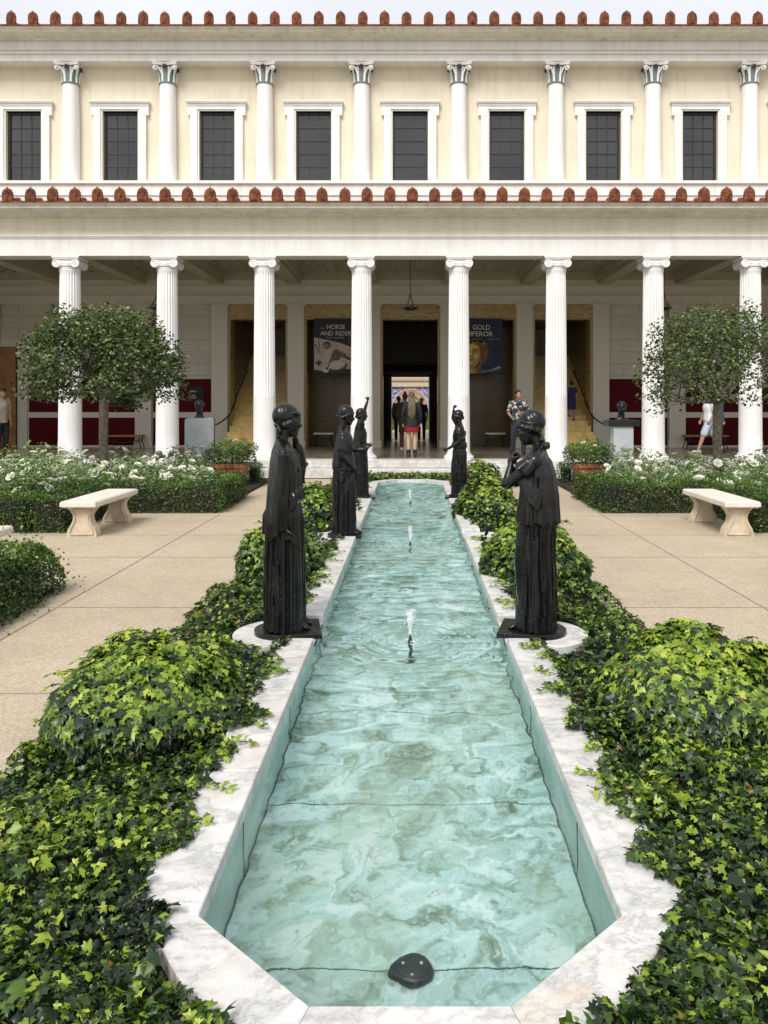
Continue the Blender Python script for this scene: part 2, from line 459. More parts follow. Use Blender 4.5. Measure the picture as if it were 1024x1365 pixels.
def m_poolfloor():
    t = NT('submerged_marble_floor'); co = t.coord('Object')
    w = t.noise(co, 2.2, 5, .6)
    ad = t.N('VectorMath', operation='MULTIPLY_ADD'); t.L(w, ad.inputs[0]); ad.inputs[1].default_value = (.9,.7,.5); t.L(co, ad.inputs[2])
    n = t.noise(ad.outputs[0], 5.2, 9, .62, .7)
    c = t.ramp(n, [(.33, (.17,.21,.15)), (.41, (.36,.44,.36)), (.47, (.52,.66,.62)), (.54, (.68,.84,.82)), (.62, (.97,.99,.98))])  # marble tones, with rippled light and reflections painted in as pale patches
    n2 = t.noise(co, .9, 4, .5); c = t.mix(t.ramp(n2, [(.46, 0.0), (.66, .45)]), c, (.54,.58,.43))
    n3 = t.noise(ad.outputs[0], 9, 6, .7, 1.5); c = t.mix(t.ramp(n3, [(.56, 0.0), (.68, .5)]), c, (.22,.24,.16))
    n4 = t.noise(ad.outputs[0], 5, 3, .5, 2.0); c = t.mix(t.ramp(n4, [(.60, 0.0), (.66, .45)]), c, (.80,.90,.89))  # pale wisps: more of the water's reflections painted on the floor
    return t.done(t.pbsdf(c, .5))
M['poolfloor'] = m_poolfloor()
M['poolwall'] = plain('submerged_marble_wall', (.52,.64,.60), .5, .14, 5)
M['wetjoint'] = plain('pool_joint', (.12,.17,.17), .8, .1, 6)

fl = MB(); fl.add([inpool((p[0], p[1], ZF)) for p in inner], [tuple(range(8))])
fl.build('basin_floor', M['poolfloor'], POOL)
wl = MB()
n = 8
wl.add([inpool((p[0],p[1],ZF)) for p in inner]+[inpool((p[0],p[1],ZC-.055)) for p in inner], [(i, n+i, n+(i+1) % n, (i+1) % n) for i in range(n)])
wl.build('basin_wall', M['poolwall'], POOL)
jn = MB()
for y in (2.62, 3.62, 4.62, 5.62, 6.62, 7.62, 8.62, 9.62, 10.62, 11.62, 12.62, 13.62, 14.62, 15.62):
    jn.box(-HX, HX, y-9.3-.0022, y-9.3+.0022, ZF+.001, ZF+.004)
for s in (-1, 1):
    jn.box(s*(HX-.002), s*(HX-.009), Y0c-9.3, Y1c-9.3, ZF+.001, ZF+.005)
    for y in (3.1, 4.3, 5.5, 6.7, 7.9, 9.1): jn.box(s*(HX-.001), s*(HX-.004), y-9.3-.003, y-9.3+.003, ZF, ZC-.06)
jn.build('joint', M['wetjoint'], POOL)

# coping: individual slabs with mitred ends
g = .0015
STAT_Y = (5.65, 9.8, 13.7)
def slab(poly, z1=ZC, z0=ZC-.055, mat='marble', nm='coping_slab'):
    c = (sum(p[0] for p in poly)/len(poly), sum(p[1] for p in poly)/len(poly))
    m = MB().prism([(p[0]-c[0], p[1]-c[1]) for p in poly], z0, z1, .004)
    return m.build(nm, M[mat], POOL, loc=(c[0], c[1]-9.3, 0))
OX = .90
def side(s, x0, x1, ya, yb, **k):
    a, b = sorted((s*x0, s*x1)); slab([(a,ya+g),(b,ya+g),(b,yb-g),(a,yb-g)], **k)
for s in (-1, 1):
    # near corner pieces
    P = [(s*HX,Y0c),(s*CX,Y0),(s*.33,1.89),(s*.62,2.17),(s*.76,2.36),(s*.845,2.56),(s*HX,2.56)] if False else None
    q = [(s*HX,Y0c),(s*CX,Y0),(s*.335,1.86),(s*.50,2.005),(s*.655,2.19),(s*.775,2.36),(s*.86,2.50)]
    if s < 0: q = q[::-1]
    # orientation must be counter-clockwise
    A = sum(q[i][0]*q[(i+1) % len(q)][1]-q[(i+1) % len(q)][0]*q[i][1] for i in range(len(q)))
    if A < 0: q = q[::-1]
    slab(q, mat='marble_warm' if s > 0 else 'marble')
    cuts = [(2.5, 3.42), (3.42, 4.40), (4.40, 5.36)], [(5.94, 6.95), (6.95, 7.95), (7.95, 8.8), (8.8, 9.52)], [(10.08, 11.1), (11.1, 12.2), (12.2, 13.42)], [(13.98, 15.1), (15.1, 16.32)]
    first = True
    for grp in cuts:
        for (a, b) in grp:
            if first:
                q = [(s*HX,Y0c+g),(s*.86,2.50+g*2),(s*OX,2.58),(s*OX,b-g),(s*HX,b-g)]
                A = sum(q[i][0]*q[(i+1) % 5][1]-q[(i+1) % 5][0]*q[i][1] for i in range(5))
                if A < 0: q = q[::-1]
                slab(q); first = False
            else: side(s, HX, OX, a, b)
    q = [(s*HX,Y1c),(s*OX,Y1c+.03),(s*.38,Y1+.23),(s*CX,Y1)]
    A = sum(q[i][0]*q[(i+1) % 4][1]-q[(i+1) % 4][0]*q[i][1] for i in range(4))
    if A < 0: q = q[::-1]
    slab(q)
    # lower round-backed slabs that carry the statues
    for yc in STAT_Y:
        pts = [(HX, -.278), (.88, -.278)]+[(.92+.36*math.cos(a), .278*math.sin(a)*1.28 if False else .355*math.sin(a)) for a in [(-math.radians(76)+math.radians(152)*k/18) for k in range(19)]]+[(.88, .278), (HX, .278)]
        pts = [(s*p[0], p[1]+yc) for p in pts]
        if s < 0: pts = pts[::-1]
        slab(pts, z1=.105, z0=.045, nm='statue_slab')
slab([(-.335,1.86),(.335,1.86),(CX-g,Y0),(-CX+g,Y0)])
slab([(-CX+g,Y1),(CX-g,Y1),(.38-g,Y1+.23),(-.38+g,Y1+.23)])

# ------------------------------------------------------------------ water
FY = (5.5, 9.3, 13.3)
def m_water():
    t = NT('pool_water'); co = t.coord('Object')
    n1 = t.noise(co, 9, 4, .55, .5)
    n2 = t.noise(co, 26, 3, .5)
    b = t.bump(n1, .07, .010); b2 = t.bump(n2, .03, .003, b)
    gl = t.N('BsdfGlass', IOR=1.33, Roughness=0.0); gl.inputs['Color'].default_value = (.865,.967,.967,1); t.L(b2, gl.inputs['Normal'])
    return t.done(gl)
M['water'] = m_water()
nx, ny = 96, 1000
xs = np.linspace(-HX, HX, nx); ys = np.linspace(Y0, Y1, ny)
XX, YY = np.meshgrid(xs, ys)
ZZ = np.zeros_like(XX)
rw = np.random.default_rng(5)
calm = .16+.52*np.clip((YY-3.0)/2.5, 0, 1)
for k in range(46):
    lam = rw.uniform(.07, .32); th = rw.normal(PI/2, .38) if k % 4 else rw.uniform(0, PI); ph = rw.uniform(0, 2*PI)
    ZZ += .00078*(lam/.15)*calm*np.sin(2*PI/lam*(XX*np.cos(th)+YY*np.sin(th))+ph+.8*np.sin(XX*3+k)+.8*np.sin(YY*2.3+2*k))
for fy in FY:
    for src in range(3):
        sx, sy = (rw.uniform(-.03,.03), rw.uniform(-.05,.05)) if src else (0, 0)
        r = np.hypot(XX-sx, YY-fy-sy)
        ZZ += (.0072 if src == 0 else .0022)*np.exp(-r/.38)*np.sin(2*PI*r/(.085 if src == 0 else .055)+src)*np.clip(r/.05, 0, 1)
# keep inside the basin's outline by squeezing the ends
hw = np.interp(YY, [Y0, Y0c, Y1c, Y1], [CX, HX, HX, CX])
XW = XX/HX*hw
V = np.stack([XW, YY, ZW+ZZ], -1).reshape(-1, 3)
idx = np.arange(nx*ny).reshape(ny, nx)
Q = np.stack([idx[:-1,:-1], idx[:-1,1:], idx[1:,1:], idx[1:,:-1]], -1).reshape(-1, 4)
wo_ = np_mesh('water', V, Q, None, M['water'], smooth=True); tag(wo_, kind='structure')

# ------------------------------------------------------------------ fountains
def m_spray():
    t = NT('white_water_spray')
    p = t.pbsdf((.92,.95,.96), .15); tr = t.N('BsdfTransparent')
    co = t.coord('Object'); n = t.noise(co, 60, 3, .6)
    mx = t.N('MixShader'); t.L(t.ramp(n, [(.42, .12), (.58, .85)]), mx.inputs[0]); t.L(tr.outputs[0], mx.inputs[1]); t.L(p.outputs[0], mx.inputs[2])
    return t.done(mx)
M['spray'] = m_spray()
flabels = ['bubbling water jet nearest the camera, in the widest ripple rings', 'middle one of the three water jets in the pool', 'farthest water jet, near the steps end of the pool']
for i, fy in enumerate(FY):
    e = empty('fountain_jet', (0, fy, ZW)); tag(e, flabels[i], 'fountain', 'water jets along the pool centre line')
    noz = MB().lathe([(.0,-.40),(.030,-.40),(.028,-.38),(.012,-.36),(.012,-.05),(.018,-.03),(.018,-.01),(.012,.01),(.009,.025),(.005,.035)], 14)
    noz.build('nozzle', M['bronze_dark'], e, True)
    sp = MB(); rr = random.Random(i)
    h = .16
    prof = []
    for k in range(15):
        t_ = k/14
        prof.append(((.005+.010*math.sin(t_*PI)**.7+.012*t_**2)*(1+rr.uniform(-.2,.2)), .04+t_*h))
    sp.lathe(prof, 12, mod=lambda a, z: 1+.22*math.sin(3*a+z*60)+.15*math.sin(5*a-z*90))
    for k in range(150):
        a = rr.uniform(0, 2*PI); t_ = rr.random(); r_ = .012+.05*t_**1.5*rr.random()
        s_ = rr.uniform(.0015, .0045)
        sp.ell((r_*math.cos(a), r_*math.sin(a), .05+h*rr.uniform(.25,1.06)), (s_, s_, s_*1.5), nu=6, nv=4)
    for k in range(60):
        a = rr.uniform(0, 2*PI); r_ = rr.uniform(.02, .22); s_ = rr.uniform(.003, .008)
        sp.ell((r_*math.cos(a), r_*math.sin(a), .002), (s_*1.6, s_*1.6, s_*.5), nu=6, nv=4)
    sp.build('spray', M['spray'], e, True)
# dark dome fitting on the basin floor
e = empty('drain_cover', (.006, 2.60, ZF)); tag(e, 'round dark domed fitting lying on the pool floor at the near end', 'drain cover')
MB().lathe([(.001,0),(.068,0),(.074,.008),(.072,.024),(.062,.033),(.052,.035),(.050,.041),(.046,.044),(.001,.045)], 40).build('dome', M['bronze_dark'], e, True)
sc = MB()
for a in range(3): sc.lathe([(.0005,.0),(.005,.0),(.005,.004),(.0005,.004)], 8, (0.035*math.cos(a*2.1+.5), .035*math.sin(a*2.1+.5), .044))
sc.build('screw', M['benchstone'], e)
cs = MB()
for s in (-1, 1):
    for q in ([(.30,1.85),(.92,1.85),(.92,2.62),(.82,2.52),(.60,2.22),(.40,2.0)], [(.30,16.96),(.50,16.72),(.82,16.36),(.92,16.30),(.92,16.96)]):
        q = [(s*a, b) for a, b in q]
        A = sum(q[i][0]*q[(i+1) % len(q)][1]-q[(i+1) % len(q)][0]*q[i][1] for i in range(len(q)))
        if A < 0: q = q[::-1]
        cs.prism(q, -.05, .026)
tag(cs.build('soil', M['soil']), kind='structure')
# ------------------------------------------------------------------ the villa
VI = empty('villa', (0, 19.6, 0))
tag(VI, 'two-storey cream and white villa with a colonnaded portico and terracotta roof ornaments', 'building')
VY = 19.6
def vb(mb, name, mat, smooth=False):
    mb.v = [(p[0], p[1]-VY, p[2]) for p in mb.v]
    return mb.build(name, M[mat], VI, smooth)
XW_ = 14.65
def split_build(mb, name, mat, per=1):
    """one child mesh for every `per` boxes (8 vertices each)"""
    for i in range(0, len(mb.v), 8*per):
        sub_ = MB(); sub_.v = mb.v[i:i+8*per]
        sub_.f = [tuple(q-i for q in f) for f in mb.f if i <= f[0] < i+8*per]
        vb(sub_, name, mat)
BAY = 2.441
def zc(y, Y): return 1.75+(540-y)/F*Y

# floor and steps
f = MB(); f.box(-XW_, XW_, 18.98, 33.0, .2, .39, .012); vb(f, 'portico_floor', 'floor')
def m_edge(): return None
f = MB(); f.box(-XW_, XW_, 18.90, 19.75, .235, .396, .012); vb(f, 'step', 'marble_warm')
f = MB(); f.box(-XW_, XW_, 18.50, 18.98, .02, .225, .012); vb(f, 'step', 'marble')

# lower columns
def col_flute(r_top, r_bot):
    def fn(a, z): return 1
    return fn
def lower_column():
    o = MB(); H0, H1 = .0, 4.75
    prof = []
    ZS = 1.59
    rb, rt = .278, .243
    def r_at(z):
        t = max(0, (z-.14)/(H1-.14)); return rb+(rt-rb)*t**1.25
    zs = [.14, .16, .2, .8, ZS-.004, ZS, ZS+.01, ZS+.05, 2.4, 3.2, 4.0, 4.55, 4.66, 4.70, 4.75]
    rings = []
    seg = 24*8
    for z in zs:
        ring = []
        for i in range(seg):
            a = 2*PI*i/seg; u = (i % 8)/8.0
            flute = -.020*math.sin(PI*min(1, max(0, (u-.1)/.8)))**.7 if .1 < u < .9 else 0
            if z < ZS: flute = -.0035*(1-abs(u-.5)*2)
            elif z < ZS+.03: flute *= .4
            elif z > 4.68: flute = 0
            rr = r_at(z)+flute+(.004 if z < ZS else 0)+(.012 if z < .17 else 0)+(.01 if z > 4.69 else 0)
            ring.append((rr*math.cos(a), rr*math.sin(a), z))
        rings.append(ring)
    o.rings(rings)
    return o
def ionic():
    c = MB(); z0 = 4.75; W2 = .33
    c.lathe([(.20,z0-.005),(.255,z0),(.262,z0+.012),(.255,z0+.024),(.25,z0+.03),(.285,z0+.06),(.29,z0+.085),(.25,z0+.10)], 32)
    c.box(-.29, .29, -.25, .25, z0+.10, z0+.225, .01)
    c.box(-.315, .315, -.285, .285, z0+.232, z0+.262, .006)
    c.box(-.335, .335, -.300, .300, z0+.262, z0+.300, .006)
    rv = .105
    for sx in (-1, 1):
        cx, cz = sx*.232, z0+.125
        # bolster roll through the depth with a waist
        prof = [(rv, -.265), (rv, -.25), (rv*.86, -.20), (rv*.70, -.06), (rv*.66, 0), (rv*.70, .06), (rv*.86, .20), (rv, .25), (rv, .265)]
        rs = [[(cx+r*math.cos(2*PI*i/28), y, cz+r*math.sin(2*PI*i/28)) for i in range(28)] for r, y in prof]
        c.rings([list(reversed(r)) for r in rs])
        for yy in (-.268, .268):
            pts = []; rad = []
            for k in range(46):
                t = k/45; a = PI/2+(-sx)*0 + sx*(-1)*(t*2*PI*2.35); R = rv*(1-.86*t)
                pts.append((cx+R*math.cos(a), yy, cz+R*math.sin(a))); rad.append(.0135*(1-.45*t))
            c.tube(pts, rad, 6)
            c.ell((cx, yy, cz), (.022, .02, .022), nu=10, nv=6)
    for yy in (-.262, .262):
        c.tube([(-.232, yy, z0+.230), (0, yy, z0+.222), (.232, yy, z0+.230)], .012, 6)
        c.tube([(-.15, yy, z0+.135), (0, yy, z0+.118), (.15, yy, z0+.135)], .011, 6)
        for k in range(-2, 3): c.ell((k*.062, yy*.99, z0+.085), (.024, .03, .026), nu=8, nv=6)
    return c
def col_base():
    b = MB()
    b.lathe([(.29,-.0),(.375,0),(.375,.045),(.36,.052),(.372,.062),(.375,.078),(.36,.094),(.325,.10),(.315,.112),(.325,.122),(.315,.138),(.25,.142)], 48)
    return b
XCOL = [(k+.5)*BAY for k in range(-6, 6)]
c0 = empty('column', (XCOL[0], 0, .39)); c0.parent = VI
def part_into(mb, name, mat, parent, smooth=False): return mb.build(name, M[mat], parent, smooth)
sh = lower_column().build('shaft', M['white_stone'], c0, 'auto')
part_into(ionic(), 'capital', 'white_stone', c0, 'auto'); part_into(col_base(), 'base', 'white_stone', c0, 'auto')
for x in XCOL[1:]:
    c = copy_tree(c0, VI); c.location.x = x

# lower entablature: outline in y,z swept along x
e = MB()
ya = 19.34
e.profile_x([(ya,5.452),(19.86,5.452),(19.86,5.9),(ya,5.9)], -XW_, XW_)
e.profile_x([(ya-.012,5.68),(ya+.02,5.68),(ya+.02,5.70),(ya-.012,5.70)], -XW_, XW_) if False else None
e.profile_x([(ya-.055,5.925),(ya-.055,5.95),(ya+.1,5.95),(ya+.1,5.875),(ya-.02,5.875),(ya-.03,5.90)], -XW_, XW_)
vb(e, 'architrave', 'white')
e = MB(); e.profile_x([(ya+.02,5.953),(19.80,5.953),(19.80,6.42),(ya+.02,6.42)], -XW_, XW_); vb(e, 'frieze', 'cream')
e = MB(); e.profile_x([(ya-.01,6.40),(ya-.06,6.425),(ya-.06,6.44),(ya-.16,6.465),(ya-.17,6.49),(ya-.47,6.50),(ya-.50,6.515),(ya-.50,6.56),(ya-.56,6.60),(ya-.575,6.625),(19.8,6.74),(19.8,6.40)], -XW_, XW_)
vb(e, 'cornice', 'graycream')

# tiled skirt roof + antefixes
def antefix_mesh():
    m = MB()
    out = [(-.128,0),(.128,0),(.128,.045),(.136,.06),(.140,.115),(.127,.123),(.142,.175),(.126,.185),(.134,.235),(.112,.245),(.108,.290),(.078,.296),(.060,.325),(.026,.328),(0,.37)]
    full = out+[(-p[0], p[1]) for p in reversed(out[2:-1])]
    full = [(p[0]*1.0, p[1]) for p in full]
    n = len(full)
    v = [(p[0],-.022,p[1]) for p in full]+[(p[0],.022,p[1]) for p in full]+[(p[0]*.80,-.040,.03+p[1]*.86) for p in full]
    fc = [tuple(reversed(range(n, 2*n)))]+[(i,(i+1) % n,(i+1) % n+n,i+n)[::-1] for i in range(n)]+[(2*n+i,2*n+(i+1) % n,(i+1) % n,i)[::-1] for i in range(n)]+[tuple(range(2*n,3*n))]
    m.add(v, fc)
    # palmette ribs
    for k in range(-3, 4):
        a = k*.33
        m.tube([(0,-.042,.07),(.055*math.sin(a)*1.2,-.052,.07+.10*math.cos(a*.6)),(.095*math.sin(a)*1.05,-.046,.09+.20*math.cos(a*.85))], [.006,.013,.008], 5)
    m.ell((0,-.046,.055), (.03,.016,.025), nu=8, nv=5)
    return m
def tiled_roof(name, y_eave, z_eave, y_top, z_top, sp, n):
    m = MB()
    m.profile_x([(y_eave,z_eave),(y_eave,z_eave+.028),(y_top,z_top+.028),(y_top,z_top)][::-1], -XW_, XW_)
    m.profile_x([(y_eave-.012,z_eave-.012),(y_eave-.012,z_eave+.012),(y_eave+.06,z_eave+.02),(y_eave+.06,z_eave-.012)][::-1], -XW_, XW_)
    for k in range(-n, n+1):
        x = k*sp+OFFX
        R = .085
        rs = []
        for (yy, zz) in ((y_eave+.02, z_eave+.03), (y_top, z_top+.03)):
            rs.append([(x+R*math.cos(PI*i/8), yy, zz+R*math.sin(PI*i/8)*.9) for i in range(9)])
        m.rings(rs, closed=True)
        m.add([], [])
    o = vb(m, name, 'terracotta', 'auto')
    return o
SPL, SPU = .5405, .5295
OFFX = 0.045; tiled_roof('roof', 18.765, 6.630, 19.28, 6.775, SPL, 26)
OFFX = -0.09; tiled_roof('roof', 18.80, 10.905, 24.6, 12.6, SPU, 27)
ax = antefix_mesh().build('antefix', M['terracotta'], VI, 'auto', loc=(0, 18.775-VY, 6.64))
first = True
for (sp, n, off, y, z, sc_) in ((SPL, 19, .045, 18.775, 6.645, 1.0), (SPU, 19, -.09, 18.81, 10.92, .93)):
    for k in range(-n, n+1):
        if first: o = ax; first = False
        else: o = ax.copy(); COL.objects.link(o); o.parent = VI
        o.location = (k*sp+off, y-VY, z); o.scale = (sc_*(.92 if sc_ < 1 else 1.0)*random.uniform(.96,1.04), 1, sc_*random.uniform(.96,1.04)); o.rotation_euler = (random.uniform(-.03,.03), random.uniform(-.04,.04), random.uniform(-.12,.12))

# upper storey wall with real window openings
WY0, WY1 = 19.74, 20.15
WXC = [k*BAY for k in range(-5, 6)]
wz0, wz1 = zc(241,19.74), zc(149,19.74)
w = MB()
edges = [-XW_]
for x in WXC: edges += [x-.445, x+.445]
edges.append(XW_)
for i in range(0, len(edges), 2): w.box(edges[i], edges[i+1], WY0, WY1, 6.7, 10.6)
for x in WXC: w.box(x-.445, x+.445, WY0, WY1, wz1, 10.6); w.box(x-.445, x+.445, WY0, WY1, 6.7, wz0-.01)
vb(w, 'upper_wall', 'cream')
p = MB()
zl = zc(241, 19.25)
p.profile_x([(19.26,6.70),(19.73,6.70),(19.73,zl-.005),(19.26,zl-.005)], -XW_, XW_)
p.profile_x([(19.20,zl-.07),(19.20,zl-.012),(19.22,zl),(19.735,zl+.002),(19.735,zl-.09),(19.24,zl-.09)][::-1], -XW_, XW_)
p.profile_x([(19.235,6.92),(19.235,6.96),(19.30,6.985),(19.30,6.90)][::-1], -XW_, XW_)
vb(p, 'upper_plinth', 'white')
def m_glass():
    t = NT('dark_window_glass'); co = t.coord('Object', True); n = t.noise(co, .8, 3)
    c = t.ramp(n, [(.3, (.006,.006,.007)), (.7, (.026,.027,.028))])
    return t.done(t.pbsdf(c, .04, 0, t.bump(n, .04, .02), .9))
M['glass'] = m_glass()
def window():
    e0 = empty('window', (0, 0, wz0))
    hw, H = .445, wz1-wz0
    m = MB()
    for s in (-1, 1):
        m.box(s*.445, s*.395, .06, .14, 0, H)
    m.box(-.395, .395, .06, .14, H-.05, H); m.box(-.395, .395, .06, .14, 0, .045)
    for k in (1, 2): m.box(-.395+.79*k/3-.011, -.395+.79*k/3+.011, .085, .125, .045, H-.05)
    for k in range(1, 5): m.box(-.395, .395, .083, .127, .045+(H-.095)*k/5-.011, .045+(H-.095)*k/5+.011)
    m.build('frame', M['winframe'], e0)
    MB().box(-.40, .40, .105, .115, .02, H-.02).build('pane', M['glass'], e0)
    s_ = MB()
    for s in (-1, 1):
        s_.box(s*.447, s*.60, -.055, .16, -.02, H)
        s_.box(s*.49, s*.66, -.085, .0, -.02, H-.12)
    s_.box(-.665, .665, -.085, .0, H+.04, H+.12); s_.box(-.447, .447, -.055, .16, H, H+.04); s_.box(-.60,.60,-.055,0,H,H+.04)
    for s in (-1, 1): s_.box(s*.49, s*.725, -.088, 0, H-.115, H+.12)
    s_.box(-.725, .725, -.105, 0, H+.12, H+.17); s_.box(-.745, .745, -.135, 0, H+.172, H+.20); s_.box(-.76, .76, -.155, 0, H+.202, H+.235, .008)
    s_.build('surround', M['white'], e0)
    return e0
w0 = window(); w0.parent = VI; w0.location = (WXC[0], WY0-VY, wz0)
for x in WXC[1:]:
    c = copy_tree(w0, VI); c.location.x = x
# dark room behind the windows
r = MB(); r.box(-XW_+.1, XW_-.1, 20.5, 20.6, 6.9, 10.5); vb(r, 'room_wall', 'blackmatte')

# upper half columns with painted leaf capitals
def up_col():
    zb = zl; H = 10.29-zb
    c = empty('upper_column', (0, 0, zb))
    s = MB(); s.lathe([(.30,0),(.30,.035),(.285,.04),(.29,.06),(.27,.09),(.222,.11),(.215,.13),(.212,.9),(.205,1.8),(.192,H-.49)], 40)
    s.build('shaft', M['white_stone'], c, 'auto')
    z = H-.50
    b = MB(); b.lathe([(.19,z-.01),(.215,z+.0),(.218,z+.02),(.205,z+.035),(.18,z+.04),(.18,z+.2),(.21,z+.33),(.26,z+.42)], 32)
    b.build('bell', M['slate'], c, 'auto')
    k = MB()
    for i in range(8):
        a = PI/8+i*PI/4
        pts = []; 
        for (rr, zz) in ((.187,z+.03),(.190,z+.2),(.215,z+.32),(.25,z+.38)): pts.append((rr*math.cos(a), rr*math.sin(a), zz))
        k.tube(pts, [.026,.022,.024,.026], 6)
    for i in range(4):
        a = PI/4+i*PI/2
        cx, cy = .335*math.cos(a), .335*math.sin(a)
        for dd in (-1, 1):
            pts = [(.19*math.cos(a+dd*.35), .19*math.sin(a+dd*.35), z+.05), (.20*math.cos(a+dd*.30), .20*math.sin(a+dd*.30), z+.22), (.27*math.cos(a+dd*.18), .27*math.sin(a+dd*.18), z+.36)]
            ux, uy = math.cos(a), math.sin(a)
            for q in range(16):
                t = q/15; an = PI*.75-t*2*PI*1.3; R = .062*(1-.7*t)
                off = dd*.02
                pts.append((cx+ux*R*math.cos(an)-uy*off, cy+uy*R*math.cos(an)+ux*off, z+.345+R*math.sin(an)))
            k.tube(pts, [.022,.02,.022]+[.020*(1-.3*q/15) for q in range(16)], 6)
    # concave-sided abacus
    out = []
    for i in range(4):
        a = i*PI/2
        for q in range(-4, 5):
            t = q/4; x = .285*t*1.0; y = .245+.06*t*t
            out.append((x*math.cos(a)+y*math.sin(a), -x*math.sin(a)+y*math.cos(a)))
    out = out[::-1]
    A = sum(out[i][0]*out[(i+1) % len(out)][1]-out[(i+1) % len(out)][0]*out[i][1] for i in range(len(out)))
    if A < 0: out = out[::-1]
    k.prism(out, z+.425, z+.46, .0); k.prism([(p_[0]*1.05, p_[1]*1.05) for p_ in out], z+.461, z+.497, .006)
    k.build('capital', M['white_stone'], c, 'auto')
    ro = MB()
    for i in range(4):
        a = i*PI/2-PI/2
        bx, by = .262*math.cos(a), .262*math.sin(a)
        for q in range(6):
            an = q*PI/3; ro.ell((bx-math.sin(a)*.035*math.cos(an), by+math.cos(a)*.035*math.cos(an), z+.385+.035*math.sin(an)), (.024,.024,.022), nu=8, nv=5)
        ro.ell((bx*1.06, by*1.06, z+.385), (.018,.018,.018), nu=8, nv=5)
    ro.build('rosette', M['brown'], c, True)
    return c
u0 = up_col(); u0.parent = VI; u0.location = (XCOL[0], 19.64-VY, zl)
for x in XCOL[1:]:
    c = copy_tree(u0, VI); c.location.x = x

# upper entablature and cornice
e = MB()
yu = 19.36
e.profile_x([(yu,10.292),(20.2,10.292),(20.2,10.45),(yu,10.45)][::-1], -XW_, XW_)
e.profile_x([(yu-.03,10.40),(yu-.04,10.42),(yu-.035,10.56),(20.2,10.56),(20.2,10.452),(yu-.025,10.452),(yu-.025,10.40)][::-1], -XW_, XW_) if False else e.profile_x([(yu-.035,10.452),(20.2,10.452),(20.2,10.56),(yu-.035,10.56)][::-1], -XW_, XW_)
e.profile_x([(yu-.07,10.562),(20.2,10.562),(20.2,10.74),(yu-.07,10.74)][::-1], -XW_, XW_)
e.profile_x([(yu-.09,10.535),(yu-.09,10.563),(yu,10.563),(yu,10.535)], -XW_, XW_)
vb(e, 'upper_architrave', 'white')
e = MB()
e.profile_x([(yu-.06,10.742),(yu-.12,10.76),(yu-.13,10.785),(yu-.22,10.80),(yu-.44,10.805),(yu-.46,10.82),(yu-.46,10.85),(yu-.53,10.89),(yu-.54,10.90),(20.2,11.0),(20.2,10.742)], -XW_, XW_)
vb(e, 'upper_cornice', 'graycream')

# ------------------------------------------------------------------ portico interior
BY = 25.1
ceil = MB()
ceil.box(-XW_, XW_, 19.87, BY+.4, 6.0, 6.1)
vb(ceil, 'ceiling', 'ceil')
# walls above and upper mass
m = MB()
for k in range(-6, 6):
    xc = (k+.5)*BAY
    m.box(xc-.20, xc+.20, 19.868, 24.62, 5.56, 5.99)
    for s in (-1, 1):
        m.box(xc+s*.201, xc+s*.275, 19.869, 24.6, 5.72, 5.80)
        m.box(xc+s*.201, xc+s*.325, 19.8695, 24.59, 5.802, 5.88)
split_build(m, 'ceiling_beam', 'ceil', 5)
m = MB()
for k in range(-5, 6):
    x0, x1 = k*BAY-1.02+.13, k*BAY+1.02-.13
    ya_, yb = 20.05, 24.42
    m.box(x0-.13, x1+.13, 19.87, ya_, 5.70, 5.995); m.box(x0-.13, x1+.13, yb, 24.62, 5.70, 5.995)
    nxx, nyy = 5, 10
    for i in range(nxx+1):
        xx = x0+(x1-x0)*i/nxx; m.box(xx-.022, xx+.022, ya_, yb, 5.885, 5.995)
    for j in range(nyy+1):
        yy = ya_+(yb-ya_)*j/nyy; m.box(x0, x1, yy-.022, yy+.022, 5.887, 5.993)
    for i in range(nxx):
        for j in range(nyy):
            xx = x0+(x1-x0)*(i+.5)/nxx; yy = ya_+(yb-ya_)*(j+.5)/nyy
            m.ell((xx, yy, 5.985), (.10, .11, .055), nu=8, nv=4)
            m.box(xx-.15, xx+.15, yy-.17, yy+.17, 5.955, 5.985)
vb(m, 'coffers', 'ceil')

# back wall: entablature, pilasters, wall fields
m = MB()
m.box(-XW_-2, XW_+2, 24.62, BY+.5, 5.54, 5.999); m.box(-XW_-2, XW_+2, 24.80, BY+.5, 5.25, 5.54)
m.box(-XW_-2, XW_+2, 24.93, BY+.5, 4.985, 5.25)
m.box(-XW_-2, XW_+2, 24.76, BY, 5.235, 5.262); m.box(-XW_-2, XW_+2, 24.60, BY, 5.525, 5.552)
split_build(m, 'wall_entablature', 'pilaster')
PX = [(k+.5)*BAY for k in range(-6, 6)]
pil = MB(); pil.box(-.26, .26, -.10, .12, 0, 4.17); pil.box(-.262, .262, -.102, 0, 4.172, 4.53); pil.box(-.30, .30, -.135, .0, 4.53, 4.56); pil.box(-.325, .325, -.155, .0, 4.56, 4.594); pil.box(-.29, .29, -.125, 0, .001, .22, .01)
p0 = pil.build('pilaster', M['pilaster'], VI, loc=(PX[0], 25.04-VY, .39))
for x in PX[1:]:
    o = p0.copy(); COL.objects.link(o); o.parent = VI; o.location.x = x
wall = MB(); red = MB(); frm = MB()
